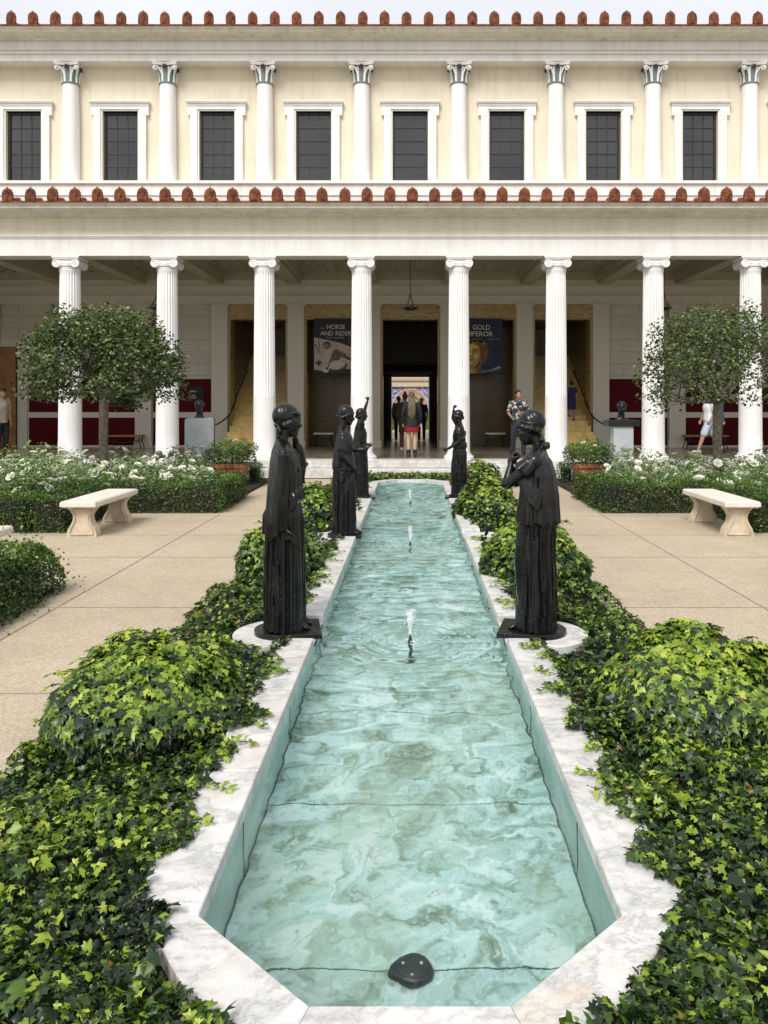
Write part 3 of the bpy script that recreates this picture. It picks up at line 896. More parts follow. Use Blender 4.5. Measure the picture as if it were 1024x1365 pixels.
for k in list(range(-5, -2))+list(range(3, 6)):
    xc = k*BAY; x0, x1 = xc-BAY/2+.26, xc+BAY/2-.26
    if k == -5:
        # doorway in the leftmost bay
        wall.box(x0-2.4, -13.55, BY, BY+.3, .39, 4.985); wall.box(-12.62, x1, BY, BY+.3, .39, 4.985); wall.box(-13.55, -12.62, BY, BY+.3, 3.62, 4.985)
        frm.box(-12.62, -12.30, BY-.05, BY, .39, 3.86); frm.box(-13.8, -12.62, BY-.05, BY, 3.62, 3.86)
        x0 = -12.28
    elif k == 5: wall.box(x0, x1+2.4, BY, BY+.3, .39, 4.985)
    else: wall.box(x0, x1, BY, BY+.3, .39, 4.985)
    red.box(x0+.02, x1-.02, BY-.012, BY-.001, .62 if False else .46, 1.345); red.box(x0+.02, x1-.02, BY-.012, BY-.001, 1.525, 2.59)
    frm.box(x0, x1, BY-.03, BY-.001, 1.348, 1.522); frm.box(x0, x1, BY-.03, BY-.001, .392, .458); 
    frm.box(x0, x1, BY-.035, BY-.001, 2.592, 2.62)
split_build(wall, 'back_wall', 'ashlar'); split_build(red, 'red_panel', 'red'); split_build(frm, 'dado_rail', 'pilaster')
# marble-lined openings in the five middle bays
lin = MB(); 
for k in range(-2, 3):
    xc = k*BAY; x0, x1 = xc-BAY/2+.26, xc+BAY/2-.26
    lin.box(x0, x1, 24.99, BY+.45, 4.56, 4.984)
    for s, xe in ((1, x0), (-1, x1)):
        lin.box(xe, xe+s*.055, 24.995, BY+.45, .391, 4.56)
        lin.box(xe+s*.056, xe+s*.08, 25.04, BY+.44, .391, 4.56)
    lin.box(x0+.081, x1-.081, 25.04, BY+.44, 4.50, 4.559)
split_build(lin, 'opening_lining', 'ymarble')
# rooms behind
rm = MB()
for xx in (-6.2, -3.66, -1.22, 1.22, 3.66, 6.2): rm.box(xx-.1, xx+.1, BY+.46, 31.0, .391, 5.9)
rm.box(-6.1, 6.1, BY+.46, 31.0, 4.75, 4.9)
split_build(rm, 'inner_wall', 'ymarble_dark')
for s in (-1, 1):
    for xx in (3.77, 6.09):
        sw = MB(); sw.box(s*xx-.004, s*xx+.004, BY+.47, 30.9, .392, 4.74); vb(sw, 'stairwell_lining', 'ymarble_stair')
al = MB()
for s in (-1, 1):
    a, b = sorted((s*1.33, s*3.55)); al.box(a, b, 26.7, 26.8, .391, 4.7)
    al.box(s*2.62-.04, s*2.62+.04, 26.62, 26.7, .392, 4.7)
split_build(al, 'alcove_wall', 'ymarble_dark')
M['stairmarble'] = plain('golden_stair_marble', (.86,.64,.24), .35, .16, 5, bump=.05)
# stairs left and right
for s in (-1, 1):
    st = MB()
    for i in range(19):
        z0 = .391+.17*i; y0 = 23.95+.33*i
        wide = y0 > 25.6; a, b = sorted((s*(3.78 if wide else 4.0), s*(6.08 if wide else 5.78))); st.box(a, b, y0, 31.0-.001*i, z0, z0+.17, .012); st.box(a+.01, b-.01, y0-.03, y0-.001, z0+.125, z0+.169)
    vb(st, 'staircase', 'stairmarble')
# centre passage end wall with the inner doorway
ew = MB()
ew.box(-1.11, -.74, 30.7, 30.9, .391, 4.7); ew.box(.74, 1.11, 30.7, 30.9, .391, 4.7); ew.box(-.74, .74, 30.7, 30.9, 2.86, 4.7)
split_build(ew, 'passage_wall', 'darkroom')
dr = MB()
for s in (-1, 1):
    a, b = sorted((s*.745, s*.84)); dr.box(a, b, 30.55, 30.70, .392, 2.95)
    a, b = sorted((s*.72, s*.735)); dr.box(a, b, 29.8, 30.55, .40, 2.84)
dr.box(-.84, .84, 30.55, 30.70, 2.85, 2.95); dr.box(-.92, .92, 30.50, 30.70, 2.96, 3.06)
vb(dr, 'door_frame', 'black')
sl = MB(); sl.box(-1.11, 1.11, 28.6, 28.7, 3.25, 4.7); sl.box(-.95, .95, 28.55, 28.6, 3.3, 3.7); vb(sl, 'passage_lintel', 'darkroom')
# outer shell so no light leaks in
shl = MB(); shl.box(-XW_-2, XW_+2, 31.0, 31.2, 4.7, 12.0); shl.box(-XW_-2, -1.12, 31.0, 31.2, -.3, 4.7); shl.box(1.12, XW_+2, 31.0, 31.2, -.3, 4.7)
for s in (-1, 1):
    a, b = sorted((s*XW_, s*(XW_+.2))); shl.box(a, b, 19.9, 31.0, -.3, 11.0)
    a, b = sorted((s*XW_, s*(XW_+2.2))); shl.box(a, b, 25.6, 25.7, -.3, 6)
split_build(shl, 'outer_wall', 'cream')
sr = MB(); sr.box(-XW_-2, XW_+2, 25.5, 31.0, 6.2, 6.3); vb(sr, 'inner_ceiling', 'darkroom')
back = MB(); back.profile_x([(24.6,12.6),(24.6,12.62),(31.4,10.9),(31.4,10.8)][::-1], -XW_, XW_); vb(back, 'rear_roof', 'terracotta')
# wooden door far left
dd = MB(); dd.box(-13.14, -12.63, 24.95, 25.0, .40, 3.6); 
for z in (.55, 1.5, 2.5): dd.box(-13.06, -12.71, 24.94, 24.95, z, z+.8)
d_ = vb(dd, 'door', 'wood')
dk = MB(); dk.box(-13.55, -13.14, 25.28, 25.29, .40, 3.62); vb(dk, 'doorway_shadow_gap', 'blackmatte')
hh = MB(); hh.tube([(-13.05,-.06,1.25),(-13.05,-.10,1.28),(-13.05,-.10,1.62),(-13.05,-.06,1.65)], .014, 8); h_ = hh.build('handle', M['black'], None); h_.location = (0, 24.95-VY, .1); h_.parent = VI

# ------------------------------------------------------------------ hanging lamps
def chandelier():
    c = empty('hanging_lamp')
    m = MB(); m.tube([(0,0,.42),(0,0,1.50)], .010, 6); m.lathe([(.001,1.42),(.05,1.44),(.06,1.49),(.001,1.5)], 12)
    m.build('rod', M['black'], c)
    m = MB()
    for i in range(6):
        a = i*PI/3; m.tube([(0,0,.44),(.07*math.cos(a),.07*math.sin(a),.25),(.20*math.cos(a),.20*math.sin(a),.06)], .007, 5)
    m.ell((0,0,.43), (.025,.025,.03), nu=8, nv=6)
    m.build('chains', M['black'], c)
    m = MB(); m.lathe([(.001,-.03),(.10,-.02),(.17,.01),(.20,.045),(.185,.05),(.10,.015),(.001,.01)], 24)
    for i in range(6):
        a = i*PI/3+.3; m.ell((.20*math.cos(a),.20*math.sin(a),.05), (.035,.035,.022), nu=10, nv=6)
    m.build('lamp_bowl', M['black'], c, True)
    m = MB()
    for i in range(6):
        a = i*PI/3+.3; m.ell((.20*math.cos(a),.20*math.sin(a),.078), (.016,.016,.024), nu=8, nv=6)
    m.build('glass_cup', M['benchstone'], c, True)
    return c
ch = chandelier(); chl = ['black hanging lamp of small bowls in front of the central passage', 'black hanging lamp above the left tree', 'black hanging lamp above the right tree']
for i, kx in enumerate((0, -3, 3)):
    o = ch if i == 0 else copy_tree(ch)
    o.location = (kx*BAY, 22.5, 4.50); tag(o, chl[i], 'lamp', 'hanging lamps in the portico')

# ------------------------------------------------------------------ banners
def text_mesh(s, size, mat, parent, loc, name, align='CENTER', sx=1.0):
    cu = bpy.data.curves.new('t', 'FONT'); cu.body = s; cu.size = size; cu.align_x = align; cu.extrude = .001; cu.resolution_u = 3
    try: cu.font = FONT
    except Exception: pass
    o = bpy.data.objects.new('t', cu); COL.objects.link(o)
    dg = bpy.context.evaluated_depsgraph_get(); dg.update()
    me = bpy.data.meshes.new_from_object(o.evaluated_get(dg)); bpy.data.objects.remove(o)
    me.materials.clear(); me.materials.append(mat)
    n = bpy.data.objects.new(name, me); COL.objects.link(n); n.parent = parent; n.location = loc; n.rotation_euler = (PI/2,0,0); n.scale = (sx,1,1)
    return n
M['text'] = plain('pale_banner_lettering', (.62,.58,.50), .6, .02)
M['textdim'] = plain('dim_banner_lettering', (.34,.31,.24), .6, .02)
def banner_base(xc, label, mat):
    e_ = empty('banner', (xc, 24.93, 2.76)); tag(e_, label, 'banner', 'exhibition banners beside the central passage')
    MB().box(-.675, .675, 0, .012, 0, 1.735).build('cloth', mat, e_)
    m = MB(); m.tube([(-.70,.006,1.745),(.70,.006,1.745)], .012, 8); m.tube([(-.69,.006,-.008),(.69,.006,-.008)], .012, 8); m.build('rod', M['black'], e_)
    return e_
M['bn_dark'] = plain('charcoal_banner_cloth', (.022,.028,.034), .8, .12, 3)
M['bn_blue'] = plain('midnight_blue_banner_cloth', (.018,.030,.060), .8, .3, 2)
def flat(poly, y, name, mat, parent):
    """thin printed shape on a banner: x,z outline"""
    n_ = len(poly); m = MB()
    m.add([(p[0],y,p[1]) for p in poly]+[(p[0],y-.0015,p[1]) for p in poly], [tuple(range(n_, 2*n_)), tuple(reversed(range(n_)))]+[(i,(i+1) % n_,n_+(i+1) % n_,n_+i)[::-1] for i in range(n_)])
    return m.build(name, mat, parent)
b1 = banner_base((447-547)/F*24.93, 'dark exhibition banner reading HORSE AND RIDER over a still life of objects on paper', M['bn_dark'])
T = M['text']
text_mesh('HORSE', .215, T, b1, (.02,-.004,1.415), 'lettering', sx=.90)
text_mesh('AND RIDER', .205, T, b1, (.02,-.004,1.215), 'lettering', sx=.93)
text_mesh('THE', .07, M['textdim'], b1, (-.42,-.004,1.415), 'lettering')
text_mesh('FROM ALBANIA', .085, M['textdim'], b1, (0,-.004,1.115), 'lettering')
M['paper'] = plain('printed_paper', (.42,.37,.30), .8, .18, 3); M['paper_dk'] = plain('printed_umber', (.07,.05,.035), .8, .4, 12); M['paper_br'] = plain('printed_bronze', (.16,.11,.055), .8, .5, 16); M['paper_lt'] = plain('printed_cream', (.50,.46,.38), .8, .15, 8)
def oval(cx, cz, rx, rz, rot=0, n_=18, w=0.0, seed=0):
    r_ = random.Random(seed)
    P = []
    for i in range(n_):
        a = 2*PI*i/n_; k = 1+w*(r_.random()-.5)
        x, z = rx*k*math.cos(a), rz*k*math.sin(a)
        P.append((cx+x*math.cos(rot)-z*math.sin(rot), cz+x*math.sin(rot)+z*math.cos(rot)))
    return P
flat([(-.675,.12),(-.40,.08),(-.2,.16),(.675,.14),(.675,.78),(.10,.99),(-.675,1.16)], -.001, 'print', M['paper'], b1)
flat(oval(-.27,.90,.125,.125), -.003, 'print', M['paper_dk'], b1); flat(oval(-.29,.87,.10,.09), -.005, 'print', plain('printed_grey', (.15,.14,.13)), b1)
flat([(-.66,.93),(-.63,.95),(-.46,.62),(-.48,.60)], -.003, 'print', M['paper_dk'], b1); flat([(-.55,1.02),(-.52,1.03),(-.49,.78),(-.51,.77)], -.003, 'print', M['paper_dk'], b1)
flat([(.675,.80),(.675,.84),(.15,1.02),(.13,.98)], -.003, 'print', M['paper_dk'], b1)
flat([(.40,1.10),(.55,1.62),(.675,1.64),(.675,.87),(.42,.98)], -.002, 'print', plain('printed_dim_brown', (.085,.065,.06), .8, .5, 6), b1)
flat(oval(.06,.22,.32,.17,.1,26,.1), -.003, 'print', M['paper_dk'], b1); flat(oval(.05,.27,.25,.15,.1,26,.12,2), -.005, 'print', M['paper_lt'], b1)
flat(oval(.08,.60,.23,.15,.25,24,.75,4), -.004, 'print', M['paper_br'], b1); flat(oval(-.12,.42,.05,.16,-.2,14,.5,5), -.0045, 'print', M['paper_br'], b1)
flat(oval(.45,.47,.20,.045,-.4,16,.4,6), -.006, 'print', M['paper_dk'], b1); flat(oval(.42,.40,.18,.03,-.4,16,.2,7), -.0062, 'print', M['paper_lt'], b1)
flat(oval(-.52,.34,.10,.09,.3,12,.8,9), -.004, 'print', M['paper_dk'], b1); flat(oval(-.30,.14,.12,.12,0,16,.3,8), -.007, 'print', M['paper_lt'], b1); flat(oval(-.27,.17,.06,.04,.3,12,.6,3), -.009, 'print', M['paper_dk'], b1)
b2 = banner_base((641-547)/F*24.93, 'midnight blue exhibition banner reading GOLD EMPEROR beside a golden head', M['bn_blue'])
text_mesh('GOLD', .22, T, b2, (.02,-.004,1.40), 'lettering', sx=.93)
text_mesh('EMPEROR', .225, T, b2, (-.09,-.004,1.19), 'lettering', sx=.97)
text_mesh('THE', .07, M['textdim'], b2, (-.40,-.004,1.40), 'lettering')
text_mesh('FROM AVENTICUM', .05, M['textdim'], b2, (.42,-.004,1.08), 'lettering')
M['gold1'] = plain('printed_gold', (.36,.22,.045), .7, .5, 9); M['gold2'] = plain('printed_dark_gold', (.14,.075,.022), .7, .5, 9); M['gold3'] = plain('printed_bright_gold', (.58,.42,.12), .7, .3, 9)
flat([(-.42,.0),(-.36,.22),(-.30,.30),(-.04,.34),(.06,.12),(.14,.02),(.12,0)], -.002, 'print', M['gold2'], b2)
flat([(-.64,.0),(-.60,.12),(-.36,.22),(-.20,.18),(-.08,.0)], -.004, 'print', M['gold1'], b2)
flat(oval(-.10,.68,.35,.44,-.12,28,.05,3), -.003, 'print', M['gold2'], b2)
flat(oval(-.24,.60,.22,.40,-.05,26,.05,5), -.005, 'print', M['gold1'], b2)
# hair, brow, nose, mouth as printed shapes
for k in range(16):
    a = PI*.98-k*.155
    flat(oval(-.14+.30*math.cos(a), .78+.28*math.sin(a), .062, .045, a, 9, .4, k), -.007, 'print', M['gold1' if k % 2 else 'gold2'], b2)
flat(oval(-.28,.86,.15,.07,0,16,.2,2), -.009, 'print', M['gold3'], b2)
flat([(-.35,.80),(-.30,.80),(-.26,.58),(-.33,.55),(-.37,.58)], -.009, 'print', M['gold3'], b2)
flat(oval(-.42,.73,.055,.028,0,12), -.0095, 'print', M['gold2'], b2); flat(oval(-.19,.73,.07,.03,.05,12), -.0095, 'print', M['gold2'], b2)
flat(oval(-.33,.45,.085,.022,0,12), -.0095, 'print', M['gold2'], b2); flat(oval(-.32,.485,.07,.018,0,12), -.0097, 'print', M['gold3'], b2)
flat(oval(-.16,.56,.07,.08,0,12), -.0085, 'print', M['gold3'], b2); flat(oval(-.31,.34,.07,.05,0,12), -.0085, 'print', M['gold3'], b2)
flat(oval(.52,.17,.15,.045,.35,14,.5,4), -.002, 'print', plain('printed_cloud', (.25,.30,.35)), b2)
flat(oval(.30,.10,.30,.03,.18,14,.5,6), -.0025, 'print', plain('printed_cloud_dim', (.12,.15,.20)), b2)

# ------------------------------------------------------------------ mosaic fountain seen through the passage
gx = empty('mosaic_fountain', (0, 45, .39)); tag(gx, 'blue and cream mosaic arched fountain wall seen through the central passage', 'fountain')
t = NT('mosaic'); co = t.coord('Object'); v = t.N('TexVoronoi', Scale=9.0); t.L(co, v.inputs['Vector']); M['mosaic'] = t.done(t.pbsdf(t.ramp(v.outputs['Color'], [(.2, (.08,.10,.26)), (.5, (.22,.22,.42)), (.8, (.45,.42,.5))]), .5))
M['mosaic_cream'] = plain('mosaic_cream', (.55,.46,.34), .6, .2, 14); M['mosaic_rose'] = plain('mosaic_rose', (.42,.25,.2), .6, .3, 14); M['mosaic_green'] = plain('mosaic_green', (.14,.18,.09), .6, .4, 10)
MB().box(-2.2, 2.2, 0, .3, 0, 3.0).build('panel', M['mosaic'], gx)
def arc_ring(r0, r1, y0, y1, zc_, n_=28):
    m = MB()
    v_ = []; 
    for i in range(n_+1):
        a = PI*i/n_
        for (r_, yy) in ((r0,y0),(r1,y0),(r1,y1),(r0,y1)): v_.append((r_*math.cos(a), yy, zc_+r_*math.sin(a)))
    f_ = []
    for i in range(n_):
        for k in range(4): f_.append((i*4+k, i*4+(k+1) % 4, (i+1)*4+(k+1) % 4, (i+1)*4+k))
    return m.add(v_, f_)
for r0, r1, mt, d in ((.98,1.04,'mosaic_cream',.05),(.74,.98,'mosaic_rose',.03),(.68,.74,'mosaic_cream',.05),(.50,.68,'mosaic_green',.03),(.46,.50,'mosaic_cream',.04),(.0,.46,'mosaic',.02)):
    arc_ring(r0, r1, -d, 0, 1.28).build('arch_band', M[mt], gx)
m = MB(); m.box(-2.2,2.2,-.06,0,1.05,1.13); m.box(-2.2,2.2,-.12,.3,2.42,2.75); m.box(-2.4,2.4,-.2,.3,2.76,2.84); m.box(-2.2,2.2,-.07,0,1.2,1.27); m.box(-2.2,-1.9,-.2,0,0,2.42); m.box(1.9,2.2,-.2,0,0,2.42)
m.profile_x([(-.22,2.84),(.3,2.84),(.3,2.9),(-.22,2.9)], -2.4, 2.4)
m.add([(-2.4,-.2,2.9),(2.4,-.2,2.9),(0,-.2,3.5),(-2.4,.3,2.9),(2.4,.3,2.9),(0,.3,3.5)], [(0,1,2),(5,4,3),(0,2,5,3),(1,4,5,2)])
m.build('entablature', M['mosaic_cream'], gx)
m = MB(); m.box(-1.6,1.6,-1.2,-.9,-.02,.28,.02); m.build('basin', M['mosaic_cream'], gx)
gp = []
for k in range(9):
    X_ = (k-4)*.46+random.uniform(-.08,.08)
    pe = empty('garden_plant', (X_, 42.6+random.uniform(-.2,.2), .39)); tag(pe, 'upright green plant in front of the mosaic fountain beyond the passage', 'plant', 'plants before the mosaic fountain')
    pm = MB()
    for q in range(46):
        a = random.uniform(0, 2*PI); r_ = random.uniform(0, .22); h_ = random.uniform(.5, 1.25); w_ = .03
        bx, by = r_*.3*math.cos(a), r_*.3*math.sin(a); tx, ty = r_*1.2*math.cos(a), r_*1.2*math.sin(a)
        pm.add([(bx-w_,by,0),(bx+w_,by,0),(tx*.7+w_,ty*.7,h_*.6),(tx,ty,h_),(tx*.7-w_,ty*.7,h_*.6)], [(0,1,2,3,4)])
    gp.append(pm.build('foliage', plain('garden_green', (.12,.22,.04), .5, .5, 9) if k == 0 else gp[0].data.materials[0], pe))
m = MB(); m.box(-14,14,31.25,46,.30,.392); tag(m.build('garden_floor', M['path']), kind='structure')
m = MB(); m.box(-9,9,46.2,46.5,.39,6.0); o = m.build('garden_wall', M['cream']); tag(o, 'pale garden wall behind the mosaic fountain seen through the passage', 'wall')

# ------------------------------------------------------------------ portico furniture: handrails, sign, stools
hl = ['curved black iron handrail at the foot of the left staircase', 'curved black iron handrail at the foot of the right staircase']
for i, s in enumerate((-1, 1)):
    e_ = empty('handrail', (s*5.6, 24.4, .39)); tag(e_, hl[i], 'handrail', 'handrails at the stairs')
    X = lambda x: s*(abs(x-547)/F*24.6)-s*5.6
    pts = [((s*(547-283)/F*24.4)-s*5.6, -.05, 1.75-26/F*24.4-.39), ((s*(547-291)/F*24.5)-s*5.6, 0, 1.75-25/F*24.5-.39), ((s*(547-303)/F*24.8)-s*5.6, .5, 1.75-15/F*24.8-.39), ((s*(547-313)/F*25.4)-s*5.6, 1.0, 1.75+2/F*25.4-.39), ((s*(547-316)/F*26.0)-s*5.6, 1.6, 1.75+14/F*26-.39), (s*5.75-s*5.6, 3.2, 2.6)]
    P, R = crom(pts, .026, 5); MB().tube(P, .024, 8).build('rail', M['black'], e_, True)
    m = MB(); xp = s*(547-303)/F*24.8-s*5.6; m.tube([(xp,.5,0),(xp,.5,1.75-15/F*24.9-.39)], .017, 8); m.lathe([(.001,0),(.05,0),(.05,.012),(.001,.014)], 14, (xp,.5,0)); m.build('post', M['black'], e_)
sg = empty('wall_sign', (px(260.5,536,25.0).x, 25.05, px(260,536,25.0).z)); tag(sg, 'small black directory sign with white lines on the red panel left of the stairs', 'sign')
MB().box(-.25,.25,0,.03,0,.50,.004).build('board', M['blackmatte'], sg)
m = MB()
m_sg = [(-.17,.36,.12),(-.17,.33,.20),(-.14,.22,.13),(-.14,.17,.17),(-.14,.12,.15),(-.20,.20,.02),(-.21,.14,.03)]
for (x, z, w_) in m_sg: m.box(x, x+w_, -.004, 0, z, z+.013)
m.build('lettering', M['text'], sg)
def stool(w_, d_, h_):
    e_ = empty('bench_seat')
    MB().box(-w_/2, w_/2, -d_/2, d_/2, h_-.05, h_, .008).build('seat', M['wood' if w_ > 1 else 'graycream'], e_)
    for sx in (-1, 1):
        for sy in (-1, 1):
            x_ = sx*(w_/2-.06); y_ = sy*(d_/2-.05)
            P, R = crom([(x_, y_, h_-.05), (x_-sx*.05, y_, h_*.62), (x_+sx*.0, y_, h_*.3), (x_+sx*.03, y_, 0)], [.022,.018,.015,.018], 3)
            MB().tube(P, R, 8).build('leg', M['black'], e_, True)
    m = MB(); m.tube([(-w_/2+.08,0,h_*.55),(0,0,h_*.42),(w_/2-.08,0,h_*.55)], .012, 6); m.build('stretcher', M['black'], e_)
    return e_
st0 = stool(.66, .42, .45)
for i, (x, y, lb) in enumerate(((432, 25.75, 'small backless stool in the dark alcove under the HORSE AND RIDER banner'), (660, 25.75, 'small backless stool in the dark alcove under the GOLD EMPEROR banner'))):
    o = st0 if i == 0 else copy_tree(st0); o.name = 'stool' if i == 0 else o.name
    o.location = ((x-547)/F*y, y, .39); tag(o, lb, 'stool', 'stools in the alcoves')
bn0 = stool(1.35, .40, .42)
for i, (x, lb) in enumerate(((163, 'low wooden bench against the red wall panels behind the left tree'), (940, 'low wooden bench against the red wall panels behind the right tree'))):
    o = bn0 if i == 0 else copy_tree(bn0); o.location = ((x-547)/F*24.6, 24.6, .39); tag(o, lb, 'bench', 'wooden benches in the portico')
# ------------------------------------------------------------------ figures
def Rz(a): return Matrix.Rotation(a, 3, 'Z')
def Ry(a): return Matrix.Rotation(a, 3, 'Y')
def Rx(a): return Matrix.Rotation(a, 3, 'X')

def head(mb, c, s=1.0, yaw=0.0, bow=0.0, roll=0.0, hair='band', face=True):
    """a head facing +x, s = 1 for a 0.23 m head, c = centre of the skull; hair styles add hair lumps"""
    R = Rz(yaw) @ Ry(bow) @ Rx(roll)
    c = Vector(c)
    def P(x, y, z): return c+R @ Vector((x*s, y*s, z*s))
    def E(x, y, z, rx, ry, rz, extra=None, nu=16, nv=10):
        q = P(x, y, z); Rr = R if extra is None else R @ extra
        mb.ell(q, (rx*s, ry*s, rz*s), Rr, nu, nv)
    E(-.012, 0, .015, .098, .076, .092)              # skull
    E(.030, 0, -.035, .060, .058, .082)              # face mass
    E(.060, 0, -.088, .030, .028, .026)              # chin
    E(.035, 0, -.070, .052, .050, .036)              # jaw
    E(.074, 0, .030, .018, .050, .028)               # forehead
    E(.082, 0, .004, .012, .045, .009)               # brow ridge
    mb.tube([P(.083,0,.004), P(.099,0,-.018), P(.108,0,-.034), P(.096,0,-.044)], [.008*s,.009*s,.0115*s,.007*s], 8)
    for y in (-1, 1):
        E(.082, y*.0155*1.0, -.037, .010, .008, .007)    # nostril wing
        E(.062, y*.036, -.030, .030, .020, .022)          # cheek
        E(.073, y*.030, -.008, .012, .015, .008)          # eyeball and lid
        E(-.005, y*.074, -.015, .014, .008, .026)         # ear
    E(.087, 0, -.057, .012, .020, .0065); E(.084, 0, -.068, .012, .017, .0065)   # lips
    neck0 = P(-.02, 0, -.07)
    if hair in ('band', 'bun', 'curls', 'scarf'):
        q_ = P(-.020, 0, .022); mb.ell(q_, (.100*s, .084*s, .088*s), R, 48, 32, lambda d: 1+.020*math.sin(15*math.atan2(d.y, d.x+.15)+5*d.z)*(1-abs(d.z)**4)+.008*math.sin(31*d.y+9*d.z))
        # waved hair framing the brow
        for y in (-1, 1):
            pts = [P(.080, y*.008, .052), P(.066, y*.048, .032), P(.034, y*.074, .006), (P(-.015, y*.082, -.020)), P(-.065, y*.058, -.050)]
            Q, RR = crom(pts, [.009*s,.012*s,.014*s,.017*s,.020*s], 6)
            RR = [r*(1+.20*math.sin(k*1.5)) for k, r in enumerate(RR)]
            mb.tube(Q, RR, 8)
            pts = [P(.072, y*.010, .062), P(.050, y*.054, .048), P(.010, y*.080, .028), P(-.050, y*.074, .004), P(-.102, y*.02, -.015)]
            Q, RR = crom(pts, [.0065*s]*5, 4); mb.tube(Q, RR, 7)
            if hair == 'band':
                pts = [P(-.010, y*.086, .040), P(.020, y*.088, .044), P(.045, y*.074, .045), P(.052, y*.066, .035)]
                mb.tube(pts, [.006*s,.012*s,.013*s,.008*s], 7)
    if hair == 'curls':
        rr = random.Random(3)
        for k in range(40):
            a = rr.uniform(-1.0, 1.0); q = rr.random()
            mb.ell(c+Vector((-.070-.035*q, .060*a, -.045-.085*q))*s, (.019*s,.019*s,.015*s), None, 10, 7)
        for k in range(14): mb.ell(c+Vector((-.100-.020*rr.random(), .070*(k-6.5)/6.5, -.130+.010*math.cos(k*2)))*s, (.022*s,.017*s,.019*s), None, 10, 7)
    if hair == 'bun': E(-.098, 0, -.045, .034, .036, .034); E(-.07, 0, -.06, .03, .05, .03)
    if hair == 'band':
        rr = random.Random(8)
        for k in range(16): mb.ell(c+R @ Vector((-.045, 0, 0))+Vector((-.015-.02*rr.random(), .052*rr.uniform(-1,1), -.060-.070*rr.random()))*s, (.016*s,.016*s,.020*s), None, 10, 7)
    if hair == 'scarf':
        E(-.02, 0, .028, .108, .092, .094)
        for k in range(3):
            pts = [P(.085, 0, .046-.012*k), P(.03, -.088, .022-.012*k), P(-.07, -.055, -.018-.01*k), P(-.118, -.01, -.035-.008*k)]
            Q, RR = crom(pts, [.007*s]*4, 4); mb.tube(Q, RR, 6)
            pts = [P(.085, 0, .046-.012*k), P(.03, .088, .022-.012*k), P(-.07, .055, -.018-.01*k), P(-.118, .01, -.035-.008*k)]
            Q, RR = crom(pts, [.007*s]*4, 4); mb.tube(Q, RR, 6)
        mb.tube([P(-.10,0,-.035), P(-.13,0,-.045), P(-.155,.0,-.062)], [.02*s,.016*s,.006*s], 8)
    return neck0

def hand(mb, wrist, elbow, palm_n, s=1.0, curl=(.5,.5,.5,.5), thumb_side=1, thumb=.5):
    """palm and five separate bent fingers continuing the forearm; palm_n = direction the palm faces"""
    wrist = Vector(wrist); d = (wrist-Vector(elbow)).normalized(); n = Vector(palm_n); n = (n-d*n.dot(d)).normalized(); w = d.cross(n).normalized()*thumb_side
    M3 = Matrix((d, w, n)).transposed()
    pc = wrist+d*.046*s
    mb.tube([wrist-d*.01*s, wrist+d*.02*s, wrist+d*.055*s, wrist+d*.086*s], [.022*s,.026*s,.031*s,.029*s], 12, squash=.52, up=n)
    for k, (off, L) in enumerate(((.026,.072),(.009,.080),(-.009,.075),(-.025,.060))):
        b = wrist+d*.076*s+w*off*s
        a = 0; p = b; pts = [b-d*.01*s]; c_ = curl[k]
        segs = (.46, .30, .24)
        pts.append(p)
        for q, sg in enumerate(segs):
            a += c_*(1.35 if q == 0 else 1.1); dd = d*math.cos(a)+n*math.sin(a)+w*off*1.2*(1-c_)
            p = p+dd*L*sg*s; pts.append(p)
        mb.tube(pts, [.0095*s,.0098*s,.009*s,.0082*s,.0066*s], 8)
    b = wrist+d*.024*s+w*.022*s
    t1 = (d*.55+w*.75+n*.25*thumb*2).normalized(); t2 = (d*.8+w*.15+n*thumb*1.3).normalized()
    mb.tube([b, b+t1*.030*s, b+t1*.034*s+t2*.026*s, b+t1*.036*s+t2*.048*s], [.014*s,.012*s,.0105*s,.0075*s], 8)

def drape(mb, secs, npl=30, seg=180, seed=1, depth=.5, hem=None, twist=.0):
    """pleated loft: secs = (z, cx, cy, rx, ry, amp); hem(a) lowers or raises the bottom edge"""
    rr = random.Random(seed); 
    ph = [rr.uniform(0, 2*PI) for _ in range(6)]
    def pleat(a, z):
        w_ = a+.10*math.sin(3*a+ph[0])+.07*math.sin(5*a+ph[1])+twist*z
        u = math.sin(npl*w_+.6*math.sin(2*z+ph[3]))
        v = math.sin(npl*.47*w_+ph[2]+1.2*z)
        u = abs(u)**.55*(1 if u > 0 else -1)
        return .62*u+.38*v
    rings = []
    zt = secs[-1][0]; zb = secs[0][0]
    n = max(8, int((zt-zb)/.02))
    for k in range(n+1):
        z = zb+(zt-zb)*k/n
        for i in range(len(secs)-1):
            if secs[i][0] <= z <= secs[i+1][0]: break
        A, B = secs[i], secs[i+1]; t = (z-A[0])/(B[0]-A[0]); t = t*t*(3-2*t)*.5+t*.5
        cx, cy, rx, ry, am = [A[q]*(1-t)+B[q]*t for q in range(1, 6)]
        ring = []
        for j in range(seg):
            a = 2*PI*j/seg
            r_ = 1+am*pleat(a, z)/max(rx, .05)
            zz = z
            if hem: zz = z+hem(a)*(1-(z-zb)/(zt-zb))**2
            ring.append((cx+rx*r_*math.cos(a), cy+ry*(1+am*pleat(a, z)/max(ry, .05))*math.sin(a), zz))
        rings.append(ring)
    return mb.rings(rings)

def swag(mb, a, b, sag, r=.010, n=10):
    a, b = Vector(a), Vector(b)
    pts = []
    for i in range(n+1):
        t = i/n; p = a.lerp(b, t); pts.append(p+Vector((0,0,-sag*4*t*(1-t))))
    mb.tube(pts, [r*(.6+.8*math.sin(PI*i/n)) for i in range(n+1)], 7)

